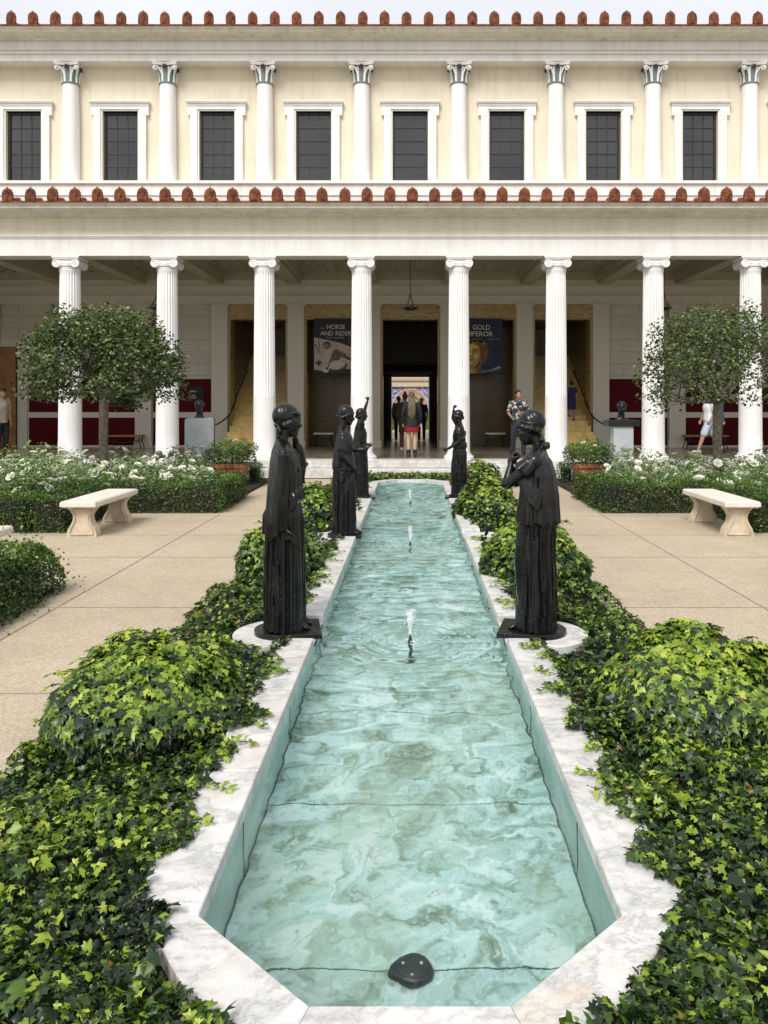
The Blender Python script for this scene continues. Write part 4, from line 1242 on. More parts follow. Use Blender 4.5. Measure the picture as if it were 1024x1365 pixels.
def sleeve(mb, a, b_, r0, r1, nf, seed):
    rr = random.Random(seed); ph = rr.uniform(0, 6)
    t = (b_-a).normalized(); u = t.orthogonal().normalized(); w = t.cross(u); rs = []
    for i in range(17):
        q = i/16; r = r0+(r1-r0)*q; c = a.lerp(b_, q); r *= math.sin(min(1, .25+q*2.5)*PI/2)
        ring = []
        for k in range(48):
            an = 2*PI*k/48; m = 1+.13*q*math.sin(nf*an+ph+q*1.5)+.05*q*math.sin(2*nf*an+1)
            ring.append(c+(u*math.cos(an)+w*math.sin(an))*r*m+t*(.02*q*math.sin(2*an+ph)))
        rs.append(ring)
    mb.rings(rs)

def woman_statue(name, loc, rz, label, cfg, plate):
    """bronze woman in a pleated dress facing local +x"""
    root = empty(name, loc, rz)
    tag(root, label, 'statue', 'black bronze statues of women beside the pool')
    b = MB(); H = cfg.get('H', 1.60); k = H/1.60
    seed = cfg.get('seed', 1)
    lean = cfg.get('lean', 0)
    # skirt
    drape(b, [(.0,.0,0,.154,.190,.022),(.05,.0,0,.150,.182,.023),(.35,.004,0,.142,.170,.022),(.62,.004,0,.138,.168,.018),(.80,0,0,.138,.168,.010),(.96,-.005,0,.118,.150,.006),(1.05,-.005,0,.11,.145,.003)], cfg.get('npl', 15), 200, seed)
    # overfold to the hips (its hem rises and falls)
    of = cfg.get('overfold', .76)
    drape(b, [(of,-.003,0,.152,.190,.018),(of+.08,-.004,0,.147,.186,.015),(1.0,-.005,0,.128,.171,.010),(1.10,.004,0,.128,.172,.005),(1.20,.002,0,.112,.172,.003),(1.265,-.008,0,.088,.150,.002),(1.30,-.015,0,.066,.10,.0),(1.325,-.018,0,.050,.066,.0)],
          cfg.get('npl2', 11), 200, seed+5, hem=cfg.get('hem'))
    rr = random.Random(seed*7)
    for q in range(20):
        a = 2*PI*q/26+rr.uniform(-.08,.08); zt_ = rr.uniform(.45,.92); zb_ = rr.choice((.01,.01,.12,.3)); n_ = 7
        pts = [((.148+.008*(1-i/n_)+.004*math.sin(i*1.1+q))*math.cos(a+.03*math.sin(i*.8+q)), (.176+.012*(1-i/n_)+.004*math.sin(i*1.3+q))*math.sin(a+.03*math.sin(i*.8+q)), zb_+(zt_-zb_)*i/n_) for i in range(n_+1)]
        b.tube(pts, [.013,.011,.010,.010,.009,.009,.008,.004], 8)
    # weight on one leg: the bent knee presses through the skirt
    ks = cfg.get('knee', 1)
    b.limb([(.03,ks*.065,.86),(.092,ks*.075,.50),(.060,ks*.085,.06)], [.085,.074,.060])
    # torso, bust, shoulders, neck
    b.ell((.0,0,1.17), (.100,.150,.13)); 
    for y in (-1, 1): b.ell((.075, y*.066, 1.135), (.052,.055,.052))
    b.limb([(-.01,-.165,1.245),(-.02,-.08,1.285),(-.02,0,1.30),(-.02,.08,1.285),(-.01,.165,1.245)], [.048,.052,.055,.052,.048])
    hc = Vector(cfg.get('head', (.01,0,1.485)))
    b.limb([(-.022,0,1.26),(-.018,0,1.34),(hc.x-.022,hc.y,hc.z-.06)], [.062,.047,.046])
    head(b, hc, cfg.get('hs', 1.04), cfg.get('hyaw', 0), cfg.get('bow', .1), 0, cfg.get('hair', 'band'))
    # brooch folds on the shoulders
    for y in (-1, 1):
        b.ell((.01, y*.125, 1.29), (.018,.018,.014)); 
        for q in range(3): swag(b, (.01, y*.125, 1.285), (.10, y*.02+q*.01*y, 1.16-.035*q), .015, .006)
    # arms: shoulder, elbow, wrist
    for key in ('armR', 'armL'):
        A = cfg[key]; sh_, el, wr = [Vector(q) for q in A['j']]
        b.limb([sh_, sh_.lerp(el, .45), el, el.lerp(wr, .35), wr], [.050,.044,.036,.036,.023], 14, 5)
        hand(b, wr, el, A['n'], 1.0, A.get('curl', (.5,.5,.5,.5)), A.get('ts', 1), A.get('th', .5))
        if A.get('sleeve', True):
            e2 = sh_.lerp(el, A.get('sl', .6))
            sleeve(b, sh_+Vector((0,0,.01)), e2, .054, A.get('sr', .068), 5, seed)
    for (p, q, sg_, r_) in cfg.get('swags', []): swag(b, p, q, sg_, r_)
    if cfg.get('extra'): cfg['extra'](b)
    # feet
    for y, x in ((-.07, .135), (.07, .155)):
        b.limb([(x-.10,y,.03),(x-.02,y,.028),(x+.035,y*1.1,.016)], [.034,.030,.020])
        for t_ in range(5): b.limb([(x+.02,y+(t_-2)*.0135,.016),(x+.060-abs(t_-1.5)*.006,y+(t_-2)*.0155,.010)], [.009,.0075], 8, 2)
    Mk = Matrix.Scale(k, 4)
    w_ = k*cfg.get('slim', .92)
    b.v = [(p[0]*w_, p[1]*w_, p[2]*k) for p in b.v]
    remeshed(b, 'figure', cfg.get('vox', .006), M['bronze'], root, 2 if cfg.get('vox', .006) < .006 else 1, loc=(0,0,.035))
    pl = MB()
    pts = plate
    pl.prism(pts, 0, .034, .004)
    pl.build('base_plate', M['bronze'], root)
    return root

def plate(front, back, w):
    """squared towards the pool (+x), rounded behind"""
    P = [(front, -w), (front, w), (0, w)]
    P = [(front,-w),(front,w)]+[(-back*math.sin(a)-.0, w*math.cos(a)) for a in [PI*k/16 for k in range(17)]]
    return P

# 1. near left: right arm down under a long mantle, left hand raised to the chin
def extraL1(b):
    # mantle hanging from the right shoulder round the arm down to mid thigh
    secs = [(.70,-.045,-.125,.100,.085,.016),(.80,-.045,-.125,.100,.086,.014),(.98,-.035,-.125,.090,.080,.011),(1.12,-.02,-.12,.078,.072,.008),(1.23,-.01,-.11,.062,.062,.003),(1.28,-.01,-.09,.03,.035,0)]
    drape(b, secs, 6, 160, 9, hem=lambda a: .07*math.cos(a)-.01)
    b.limb([(-.02,-.13,1.30),(.045,-.06,1.285),(.105,.02,1.225),(.135,.07,1.14),(.155,.09,1.02)], [.015,.013,.015,.013,.010], 8)
    b.limb([(.115,.165,1.06),(.120,.15,1.16),(.105,.11,1.27)], [.050,.058,.044])
    b.limb([(.03,-.12,1.27),(.10,-.05,1.17),(.13,.0,1.05),(.14,.02,.96)], [.010,.012,.012,.010], 8)
L1 = dict(H=1.625, seed=2, hair='band', hyaw=.42, bow=.10, head=(.028,.005,1.482), hs=1.07, overfold=.93, npl=15, vox=.0046,
    hem=lambda a: -.26*min(1, max(0, (1-math.cos(a+.35))/1.1)),
    armR=dict(j=[(-.01,-.165,1.235),(-.035,-.185,.97),(.005,-.175,.735)], n=(.75,.5,0), curl=(.55,.6,.65,.7), ts=1, th=.6, sleeve=False),
    armL=dict(j=[(.0,.165,1.235),(.125,.165,1.10),(.085,.075,1.345)], n=(-.8,-.3,.2), curl=(.5,.6,.8,.9), ts=-1, th=.5, sl=.95, sr=.078), extra=extraL1)
p_ = Vector((-.912, 5.65, .105))
woman_statue('bronze_statue', p_, math.radians(10), 'large nearest left bronze statue of a woman, one hand at chin, other arm hanging', L1, plate(.26, .215, .205))

# 2. near right: head bowed, forearms raised before the breast, straight overfold
def extraR1(b):
    drape(b, [(.775,-.02,0,.160,.190,.017),(.95,-.02,0,.150,.188,.015),(1.12,-.02,0,.132,.182,.010),(1.22,-.02,0,.105,.165,.004),(1.28,-.02,0,.06,.10,0)], 13, 220, 12, hem=lambda a: .015*math.sin(13*a))
    # loose sleeve folds hanging under the near arm
    for q in range(4): b.limb([(.09-.02*q,.170,1.14-.01*q),(.075-.02*q,.192,1.02),(.02-.015*q,.200,.93-.015*q),(-.03-.01*q,.196,1.0),(-.05,.192,1.12)], [.008,.010,.011,.009,.007], 8)
R1 = dict(H=1.575, seed=4, hair='curls', hyaw=.0, bow=.30, head=(.050,.0,1.478), hs=1.12, overfold=.78, npl=15, vox=.0046,
    armL=dict(j=[(.0,.175,1.235),(.215,.175,1.06),(.190,.10,1.205)], n=(-.9,-.3,-.2), curl=(.9,1.0,1.0,1.1), ts=-1, th=1.0, sl=.45, sr=.075),
    armR=dict(j=[(.0,-.175,1.235),(.175,-.165,1.045),(.200,-.03,1.175)], n=(-.9,.2,-.2), curl=(.8,.9,.9,1.0), ts=1, th=1.0, sl=.6), extra=extraR1)
woman_statue('bronze_statue', (.912, 5.65, .105), math.radians(180-14), 'large nearest right bronze statue of a woman with bowed head, forearms raised before her chest', R1, plate(.26, .215, .205))

# 3. middle left: headscarf, drapery looped over the hip, one forearm held out
def extraL2(b):
    for q in range(4): swag(b, (-.11+.012*q, -.15-.01*q, 1.05-.02*q), (.05-.012*q, -.19, .98-.02*q), .20+.035*q, .011)
    for q in range(3): swag(b, (.02, -.17, .78-.02*q), (.13, -.10, .80), .16+.03*q, .010)
    drape(b, [(.84,-.07,-.06,.095,.140,.010),(1.0,-.06,-.05,.09,.14,.008),(1.2,-.04,-.03,.07,.13,.004),(1.28,-.03,0,.04,.09,0)], 7, 120, 5)
L2 = dict(H=1.60, seed=6, hair='scarf', hyaw=.1, bow=.22, head=(.035,0,1.485), overfold=.80, npl=13, vox=.0065,
    armR=dict(j=[(-.01,-.17,1.235),(-.005,-.205,.98),(.125,-.16,.84)], n=(0,.8,.4), curl=(.3,.4,.5,.5), ts=1, sl=.75),
    armL=dict(j=[(.0,.17,1.235),(.05,.195,1.01),(.245,.15,1.045)], n=(0,-.3,.9), curl=(.25,.35,.45,.5), ts=-1, sl=.75), extra=extraL2)
woman_statue('bronze_statue', ((459-547)/F*9.8, 9.8, .105), math.radians(2), 'bronze statue of a woman in a headscarf with looped drapery, middle left of the pool', L2, plate(.22, .21, .20))

# 4. far left: fist raised high
def extraL3(b):
    for q in range(3): swag(b, (-.04, -.18, 1.0), (.14, -.16, .98), .08+.04*q, .010)
    for q in range(4): b.limb([(.0+.012*q,-.165-.01*q,1.28),(-.03+.02*q,-.185,1.12),(-.02+.02*q,-.185,.98)], [.012,.014,.012], 8)
L3 = dict(H=1.56, seed=8, hair='bun', hyaw=-.05, bow=.05, head=(.035,.01,1.485), overfold=.82, npl=12, vox=.008,
    armR=dict(j=[(-.01,-.165,1.245),(.035,-.185,1.50),(.115,-.17,1.71)], n=(-.8,.3,0), curl=(1.1,1.15,1.2,1.2), ts=1, th=1.0, sl=.35),
    armL=dict(j=[(.0,.17,1.235),(-.02,.215,.99),(.165,.18,.93)], n=(0,-.4,.8), curl=(.4,.5,.5,.6), ts=-1, sl=.5), extra=extraL3)
woman_statue('bronze_statue', ((480-547)/F*13.7, 13.75, .105), math.radians(12), 'far left bronze statue of a woman raising one fist high above her head', L3, plate(.24, .20, .19))

# 5. far right: raised hand beside the head, other arm bent to the hip
def extraR3(b):
    for q in range(4): swag(b, (-.13, .10, 1.12-.06*q), (.06, .19, 1.02-.05*q), .09+.02*q, .011)
    b.limb([(-.02,.18,1.0),(-.12,.12,1.12),(-.13,.02,1.2)], [.014,.016,.012], 8)
R3 = dict(H=1.53, seed=10, hair='bun', hyaw=-.1, bow=.12, head=(.035,0,1.485), overfold=.90, npl=12, vox=.008,
    armL=dict(j=[(-.005,.165,1.24),(-.01,.20,1.01),(.215,.17,.88)], n=(0,-.6,.5), curl=(.5,.6,.7,.7), ts=-1, sl=.4),
    armR=dict(j=[(.0,-.165,1.245),(.13,-.185,1.43),(.115,-.10,1.60)], n=(-.7,.3,0), curl=(.9,1.0,1.1,1.1), ts=1, th=1.0, sl=.35), extra=extraR3)
woman_statue('bronze_statue', ((612-547)/F*13.9, 13.85, .105), math.radians(180-6), 'far right bronze statue of a woman, one hand lifted beside her head', R3, plate(.24, .20, .19))

# ------------------------------------------------------------------ busts on pedestals
def bust(loc, rz, label, ped_w, ped_d, ped_h, slab_, H):
    root = empty('bust', (loc[0], loc[1], ped_h+(.165 if slab_ else 0)), rz); tag(root, label, 'bust', 'bronze busts on marble pedestals')
    b = MB()
    head(b, (.02,0,.215*H), H*.98, 0, .05, 0, 'none')
    if True:
        rr = random.Random(4)
        for k in range(70):
            a = rr.uniform(0, 2*PI); e_ = rr.uniform(.1, 1.4)
            b.ell((.01+.092*H*math.cos(a)*math.cos(e_)-.012, .082*H*math.sin(a)*math.cos(e_), .235*H+.092*H*math.sin(e_)), (.018*H,.018*H,.014*H), nu=8, nv=6)
    b.limb([(-.02,0,.02),(-.015,0,.09*H),(0,0,.16*H)], [.075*H,.060*H,.056*H])
    b.ell((-.01,0,.02), (.085,.145 if slab_ else .11,.05)); b.ell((0,0,.0), (.11,.17 if slab_ else .12,.025))
    remeshed(b, 'head', .007, M['bronze'], root, 1)
    return root
PEDM = plain('grey_white_pedestal_marble', (.50,.55,.55), .4, .14, 2.5)
for i, (x, w_, slab_, lab, labp) in enumerate(((266, .56, False, 'dark curly-haired bronze bust on the rounded marble pedestal left of the steps', 'pale marble pedestal with rounded top corners under the left bust'),
                                   (828.5, .43, True, 'dark broad-shouldered bronze bust on the black-slabbed pedestal right of the steps', 'narrow pale marble pedestal with an overhanging black slab under the right bust'))):
    Y = 17.3; X = (x-547)/F*Y; ph = 1.75-(557-540)/F*Y if not slab_ else 1.75-(568-540)/F*Y
    pd = empty('pedestal', (X, Y, 0)); tag(pd, labp, 'pedestal', 'marble pedestals')
    m = MB()
    if slab_:
        m.box(-w_/2, w_/2, -.18, .18, 0, ph-.001, .008); m.build('block', PEDM, pd)
        MB().box(-.345, .345, -.22, .22, ph, ph+.135, .006).build('slab', M['black'], pd)
    else:
        r_ = .07; out = [(-w_/2,0),(w_/2,0)]+[(w_/2-r_+r_*math.cos(a), ph-r_+r_*math.sin(a)) for a in [PI/2*k/6 for k in range(7)]]+[(-w_/2+r_+r_*math.cos(a), ph-r_+r_*math.sin(a)) for a in [PI/2+PI/2*k/6 for k in range(7)]]
        n_ = len(out)
        m.add([(p[0],-.17,p[1]) for p in out]+[(p[0],.17,p[1]) for p in out], [tuple(range(n_)), tuple(reversed(range(n_, 2*n_)))]+[(i_,n_+i_,n_+(i_+1) % n_,(i_+1) % n_) for i_ in range(n_)])
        m.build('block', PEDM, pd)
        MB().box(-w_/2-.012, w_/2+.012, .171, .22, 0, ph-.02).build('back_slab', M['black'], pd)
    bb = bust((X, Y, 0), -PI/2, lab, w_, .36, ph-(.03 if slab_ else 0), slab_, 1.18 if not slab_ else 1.25)

# ------------------------------------------------------------------ people
SKIN = plain('skin', (.42,.24,.16), .55, .08, 12); SKIN2 = plain('fair_skin', (.55,.34,.24), .55, .08, 12); SKIN3 = plain('brown_skin', (.22,.12,.075), .55, .08, 12)
def cloth(name, c, var=.15, sc=9, rough=.85): return plain(name, c, rough, var, sc, bump=.3, bscale=80)
def person(loc, rz, label, H, P):
    """a figure facing local +x; joints in metres for a 1.72 m body"""
    root = empty('person', loc, rz); tag(root, label, 'person'); k = H/1.72
    sc_ = Matrix.Scale(k, 4)
    skin = P.get('skin', SKIN)
    b = MB()
    J = dict(hipR=(0,-.095,.90), kneeR=(.02,-.10,.49), ankR=(-.015,-.10,.085), hipL=(0,.095,.90), kneeL=(.02,.10,.49), ankL=(-.015,.10,.085),
             shR=(-.01,-.175,1.41), elR=(-.03,-.225,1.12), wrR=(.03,-.22,.87), shL=(-.01,.175,1.41), elL=(-.03,.225,1.12), wrL=(.03,.22,.87), head=(.02,0,1.615))
    J.update(P.get('J', {})); J = {q: Vector(v) for q, v in J.items()}
    fem = P.get('fem', False)
    # trunk, neck
    drape(b, [(.82,0,0,.085,.14,0),(.92,-.01,0,.105,.165,0),(1.08,0,0,.088,.130,0),(1.25,.01,0,.105,.155,0),(1.38,-.005,0,.088,.165,0),(1.43,-.01,0,.06,.11,0),(1.46,-.01,0,.05,.06,0)], 3, 24, 1)
    b.limb([(-.015,0,1.40),(-.01,0,1.47),(J['head'].x-.02,J['head'].y,1.55)], [.062,.053,.050])
    head(b, J['head'], 1.0, P.get('hyaw', 0), P.get('bow', .05), 0, 'none')
    for s in 'RL':
        b.limb([J['sh'+s], J['sh'+s].lerp(J['el'+s], .4), J['el'+s], J['el'+s].lerp(J['wr'+s], .35), J['wr'+s]], [.050,.044,.036,.036,.025])
        hand(b, J['wr'+s], J['el'+s], P.get('pn'+s, (0,1 if s == 'R' else -1,0)), 1.0, P.get('curl', (.4,.45,.5,.55)), 1 if s == 'R' else -1)
        b.limb([J['hip'+s], J['hip'+s].lerp(J['knee'+s], .5), J['knee'+s], J['knee'+s].lerp(J['ank'+s], .35), J['ank'+s]], [.090,.078,.056,.056,.036])
        fd = P.get('foot'+s, Vector((1,0,0)))
        b.limb([J['ank'+s]+Vector((-.02,0,-.03)), J['ank'+s]+Vector((.05,0,-.045)), J['ank'+s]+Vector((.14,0,-.062))], [.036,.034,.026])
    b.v = [tuple(Vector(p)*k) for p in b.v]
    remeshed(b, 'body', .009, skin, root, 1)
    def piece(nm, mb, mat, vox=.011):
        mb.v = [tuple(Vector(p)*k) for p in mb.v]
        return remeshed(mb, nm, vox, mat, root, 1)
    if 'top' in P:
        m = MB(); z0 = P.get('top_z', .86); g_ = P.get('top_g', 1.0)
        drape(m, [(z0,-.005,0,.125*g_,.180*g_,.006),(z0+.08,-.005,0,.122*g_,.176*g_,.005),(1.10,0,0,.112*g_,.158*g_,.005),(1.26,.01,0,.122*g_,.176*g_,.003),(1.38,-.005,0,.102,.180,.001),(1.435,-.01,0,.075,.125,0),(1.47,-.012,0,.062,.075,0)], 7, 60, 3)
        for s in 'RL':
            e2 = J['sh'+s].lerp(J['el'+s], P.get('sl', .7)) if P.get('sl', .7) <= 1 else J['el'+s]
            pts = [J['sh'+s]+Vector((0,0,.008)), J['sh'+s].lerp(e2, .5), e2]
            rd = [.062, .060, .062]
            if P.get('sl', .7) > 1: pts += [J['el'+s].lerp(J['wr'+s], .5), J['el'+s].lerp(J['wr'+s], .93)]; rd = [.062,.058,.052,.048,.040]
            m.limb(pts, rd)
        piece('top', m, P['top'])
    if 'pants' in P:
        m = MB(); zl_ = P.get('leg', 1.0)
        drape(m, [(.80,0,0,.105,.155,0),(.92,-.01,0,.120,.178,0),(1.00,0,0,.108,.155,0)], 3, 30, 2)
        for s in 'RL':
            kn, an = J['knee'+s], J['ank'+s]
            pts = [J['hip'+s]+Vector((0,0,-.02)), J['hip'+s].lerp(kn, .5), kn]; rd = [.102,.092,.072]
            if zl_ >= 1: pts += [kn.lerp(an, .5), an+Vector((0,0,-.02))]; rd += [.064,.055]
            else: pts = pts[:2]+[J['hip'+s].lerp(kn, zl_*2 if zl_ < .5 else .9)]; rd = [.105,.100,.100]
            m.limb(pts, rd)
        piece('trousers' if zl_ >= 1 else 'shorts', m, P['pants'])
    if 'skirt' in P:
        m = MB(); drape(m, [(P.get('skirt_z', .62),0,0,.155,.200,.012),(.80,0,0,.130,.185,.008),(.95,-.01,0,.112,.168,.003),(1.05,0,0,.10,.145,0)], 8, 80, 5); piece('skirt', m, P['skirt'])
    if 'shoes' in P:
        m = MB(); bt = P.get('boot', 0)
        for s in 'RL':
            an = J['ank'+s]; m.limb([an+Vector((-.035,0,-.035)), an+Vector((.04,0,-.042)), an+Vector((.155,0,-.052))], [.046,.044,.036])
            m.box(an.x-.075, an.x+.19, an.y-.042, an.y+.042, an.z-.085, an.z-.062)
            if bt: m.limb([an+Vector((0,0,-.02)), an+Vector((0,0,bt))], [.052,.054])
        piece('shoes', m, P['shoes'])
    if 'hair' in P:
        m = MB(); h_ = J['head']; R_ = Rz(P.get('hyaw', 0)) @ Ry(P.get('bow', .05))
        def HP(x, y, z): return h_+R_ @ Vector((x, y, z))
        m.ell(HP(-.022,0,.034), (.098,.086,.088), R_); m.ell(HP(-.05,0,-.01), (.062,.080,.075), R_)
        if P.get('long'):
            L_ = P['long']
            for q in range(11):
                y = (q-5)*.011; wv = .008*math.sin(q*2.1)
                m.limb([HP(-.06,y*.8,.02), HP(-.098,y*1.25,-.12), Vector((-.125+wv, y*1.5, 1.30)), Vector((-.135+wv, y*1.35, 1.30-L_*.6)), Vector((-.128, y*.9, 1.30-L_+abs(y)))], [.03,.026,.024,.020,.008], 8, 3)
        if P.get('bun'): m.ell(HP(-.06,0,.13), (.04,.042,.04), R_)
        piece('hair', m, P['hair'], .009)
    for ex in P.get('extras', []): ex(root, J, k, piece)
    return root

JK = cloth('black_leather_jacket', (.006,.006,.007), .3, 5, .6)
person(px(549,609,20.5), PI/2, 'person from behind in black leather jacket and short red skirt with long blonde hair', 1.70,
       dict(skin=SKIN2, fem=True, top=JK, top_z=.80, top_g=1.06, sl=2, skirt=cloth('red_skirt', (.20,.006,.010)), skirt_z=.66, shoes=M['black'], boot=.09, hair=plain('blonde_hair', (.12,.085,.045), .6, .4, 30), long=.30,
            J=dict(ankR=(-.015,-.085,.085), ankL=(-.015,.085,.085), kneeR=(.0,-.09,.49), kneeL=(.0,.09,.49), elR=(-.02,-.24,1.14), elL=(-.02,.24,1.14), wrR=(.03,-.235,.90), wrL=(.03,.235,.90))))
person(px(540,600,24.0), PI/2, 'person in a long dark coat and white shoes just ahead of the red skirt', 1.74,
       dict(skin=SKIN3, top=cloth('dark_brown_coat', (.03,.02,.018)), top_z=.55, top_g=1.1, sl=2, pants=cloth('dark_red_trousers', (.08,.02,.018)), shoes=plain('white_shoes', (.6,.56,.5)), hair=plain('black_hair', (.012,.01,.009), .5, .3, 30), bun=True))
person(px(531.5,587,29.5), PI/2, 'dark silhouetted person in a grey scarf at the left side of the bright inner doorway', 1.66,
       dict(skin=SKIN2, top=cloth('grey_wrap', (.16,.14,.12)), top_z=.95, sl=2, pants=cloth('black_trousers', (.012,.012,.014)), shoes=M['black'], hair=plain('grey_brown_hair', (.12,.09,.07), .6, .3, 30)))
def capx(root, J, k, piece):
    m = MB(); h_ = J['head']; m.ell(h_+Vector((-.01,0,.045)), (.104,.092,.078)); m.ell(h_+Vector((.10,0,.035)), (.06,.06,.012)); piece('cap', m, plain('white_cap', (.8,.8,.8)), .009)
person(px(562,587,29.8), PI/2, 'person in a white cap and navy shirt beyond the right side of the inner doorway', 1.62,
       dict(skin=SKIN2, top=cloth('navy_shirt', (.03,.045,.10)), sl=.8, pants=cloth('dark_trousers', (.02,.02,.022)), shoes=M['black'], extras=[capx]))

# man in the patterned shirt
def m_floral():
    t = NT('patterned_shirt_cloth'); co = t.coord('Object'); v = t.N('TexVoronoi', Scale=16.0); t.L(co, v.inputs['Vector'])
    c = t.ramp(v.outputs['Color'], [(.15, (.02,.03,.035)), (.40, (.05,.09,.07)), (.55, (.45,.45,.42)), (.70, (.03,.04,.05)), (.86, (.22,.10,.10)), (.95, (.5,.5,.48))], 'CONSTANT')
    return t.done(t.pbsdf(c, .85))
def undershirt(root, J, k, piece):
    m = MB(); m.ell((.085,0,1.33), (.045,.055,.11)); piece('undershirt', m, M['black'], .009)
person(px(691,607,21.1), -PI/2-.12, 'person in dark floral shirt and blue jeans standing right of the GOLD EMPEROR banner', 1.75,
       dict(skin=SKIN, top=m_floral(), top_z=.92, top_g=1.02, sl=.95, pants=cloth('dark_blue_jeans', (.018,.024,.045)), shoes=M['black'], hair=plain('short_black_hair', (.012,.01,.009), .5, .3, 30), hyaw=.35,
            J=dict(elR=(-.06,-.27,1.15), wrR=(.13,-.20,1.03), elL=(-.04,.26,1.14), wrL=(.19,.06,1.13), ankR=(-.03,-.17,.085), kneeR=(.02,-.14,.49), ankL=(.02,.14,.085), kneeL=(.03,.12,.49)),
            pnR=(0,.9,.2), pnL=(-.5,-.7,0), curl=(.8,.85,.9,.9), extras=[undershirt]))

# walker in white tee and pale shorts (faces left)
person(px(944,604.5,21.3), PI, 'person in a white t-shirt and pale blue shorts striding left behind the right tree', 1.72,
       dict(skin=SKIN, top=plain('white_tshirt', (.78,.78,.80), .8, .05, 6), top_z=.90, top_g=1.05, sl=.75, pants=plain('pale_blue_shorts', (.50,.55,.66), .8, .08, 6), leg=.8, shoes=plain('light_shoes', (.45,.43,.4)), hair=plain('dark_brown_hair', (.03,.02,.012), .6, .3, 30),
            J=dict(kneeR=(-.13,-.09,.53), ankR=(-.36,-.09,.20), kneeL=(.16,.09,.50), ankL=(.30,.09,.10), elL=(-.10,.22,1.13), wrL=(.02,.22,.90), elR=(.02,-.22,1.12), wrR=(.12,-.2,.90))))
person(px(957,602,21.9), 0.2, 'person in a blue shirt mostly hidden behind the trunk of the right tree', 1.70,
       dict(skin=SKIN2, top=cloth('blue_shirt', (.03,.10,.26)), sl=2, pants=cloth('charcoal_trousers', (.015,.018,.022)), shoes=M['black'], hair=plain('brown_hair', (.06,.035,.02), .6, .3, 30)))
# climber on the right staircase
person((px(762,560,28.6).x, 28.6, .391+.17*11), PI/2, 'person in a navy dress climbing the dim right staircase', 1.55,
       dict(skin=SKIN, fem=True, top=cloth('navy_top', (.02,.028,.09)), sl=.5, skirt=cloth('navy_dress', (.02,.028,.09)), skirt_z=.50, shoes=M['black'], hair=plain('dark_hair', (.015,.012,.01), .6, .3, 30), J=dict(kneeL=(.14,.09,.60), ankL=(.10,.09,.24)))) if False else None
person((px(762,566,25.45).x, 25.45, .392+.17*5), PI/2, 'person in a navy dress climbing the dim right staircase', 1.28,
       dict(skin=SKIN, fem=True, top=cloth('navy_top', (.02,.028,.09)), sl=.5, skirt=cloth('navy_dress', (.02,.028,.09)), skirt_z=.50, shoes=M['black'], hair=plain('dark_hair', (.015,.012,.01), .6, .3, 30), J=dict(kneeL=(.14,.09,.62), ankL=(.12,.09,.26))))
# guard at the far left
def capg(root, J, k, piece):
    m = MB(); h_ = J['head']; m.ell(h_+Vector((-.01,0,.06)), (.115,.105,.055)); m.ell(h_+Vector((.09,0,.035)), (.07,.075,.012)); piece('cap', m, M['black'], .009)
person((px(2,600,20.2).x, 20.2, .39), -.5, 'person in tan uniform shirt and black cap by the wooden door, far left', 1.80,
       dict(skin=SKIN, top=cloth('tan_shirt', (.36,.30,.22)), sl=.7, pants=cloth('black_slacks', (.012,.012,.014)), shoes=M['black'], extras=[capg]))
# ------------------------------------------------------------------ leaves
def unit(v): return v/np.maximum(np.linalg.norm(v, axis=-1, keepdims=True), 1e-9)
IVY_P = np.array([(0,.32,.05),(0,0,0),(-.30,-.12,-.04),(-.47,.10,-.10),(-.27,.26,.0),(-.44,.52,-.09),(-.16,.55,.01),(0,1.0,-.16),(.16,.55,.01),(.44,.52,-.09),(.27,.26,.0),(.47,.10,-.10),(.30,-.12,-.04)])
IVY_F = np.array([(0,i,i+1) for i in range(1,12)]+[(0,12,1)])
OVAL_P = np.array([(0,0,0),(-.26,.32,.04),(-.20,.75,.03),(0,1.0,-.05),(.20,.75,.03),(.26,.32,.04),(0,.5,-.03)])
OVAL_F = np.array([(6,0,1),(6,1,2),(6,2,3),(6,3,4),(6,4,5),(6,5,0)])[:, ::-1]
DIA_P = np.array([(0,0,0),(-.30,.5,.05),(0,1.0,0),(.30,.5,.05)])
DIA_F = np.array([(0,3,2),(0,2,1)])
def leaves(name, pos, nrm, tip, size, rnd, tmpl, mat, parent=None, loc=None, widthvar=.15):
    TP, TF = tmpl
    n = len(pos)
    nrm = unit(nrm); tip = unit(tip-nrm*np.sum(tip*nrm, -1, keepdims=True)); sd_ = np.cross(tip, nrm)
    wv = 1+RNG.uniform(-widthvar, widthvar, n)
    V = pos[:,None,:]+(sd_[:,None,:]*(TP[None,:,0:1]*wv[:,None,None])+tip[:,None,:]*TP[None,:,1:2]+nrm[:,None,:]*(TP[None,:,2:3]*RNG.uniform(.3,1.8,n)[:,None,None]))*size[:,None,None]
    k = len(TP)
    if k == 13: V += RNG.normal(0, .05, V.shape)*size[:,None,None]      # no two ivy leaves alike
    Fc = (TF[None]+(np.arange(n)*k)[:,None,None]).reshape(-1, TF.shape[1])
    return np_mesh(name, V.reshape(-1, 3), Fc, np.repeat(rnd, len(TF)), mat, parent, False, loc)
def vnoise(x, y, s, seed=0):
    """cheap smooth pseudo-noise -1..1"""
    r_ = np.random.default_rng(seed); o = np.zeros_like(x)
    for k in range(7):
        a = r_.uniform(0, 2*PI); f = s*r_.uniform(.6, 1.9); o += np.sin((x*np.cos(a)+y*np.sin(a))*f+r_.uniform(0, 2*PI))
    return o/3.4
def rand_dir(n): return unit(RNG.normal(size=(n,3)))

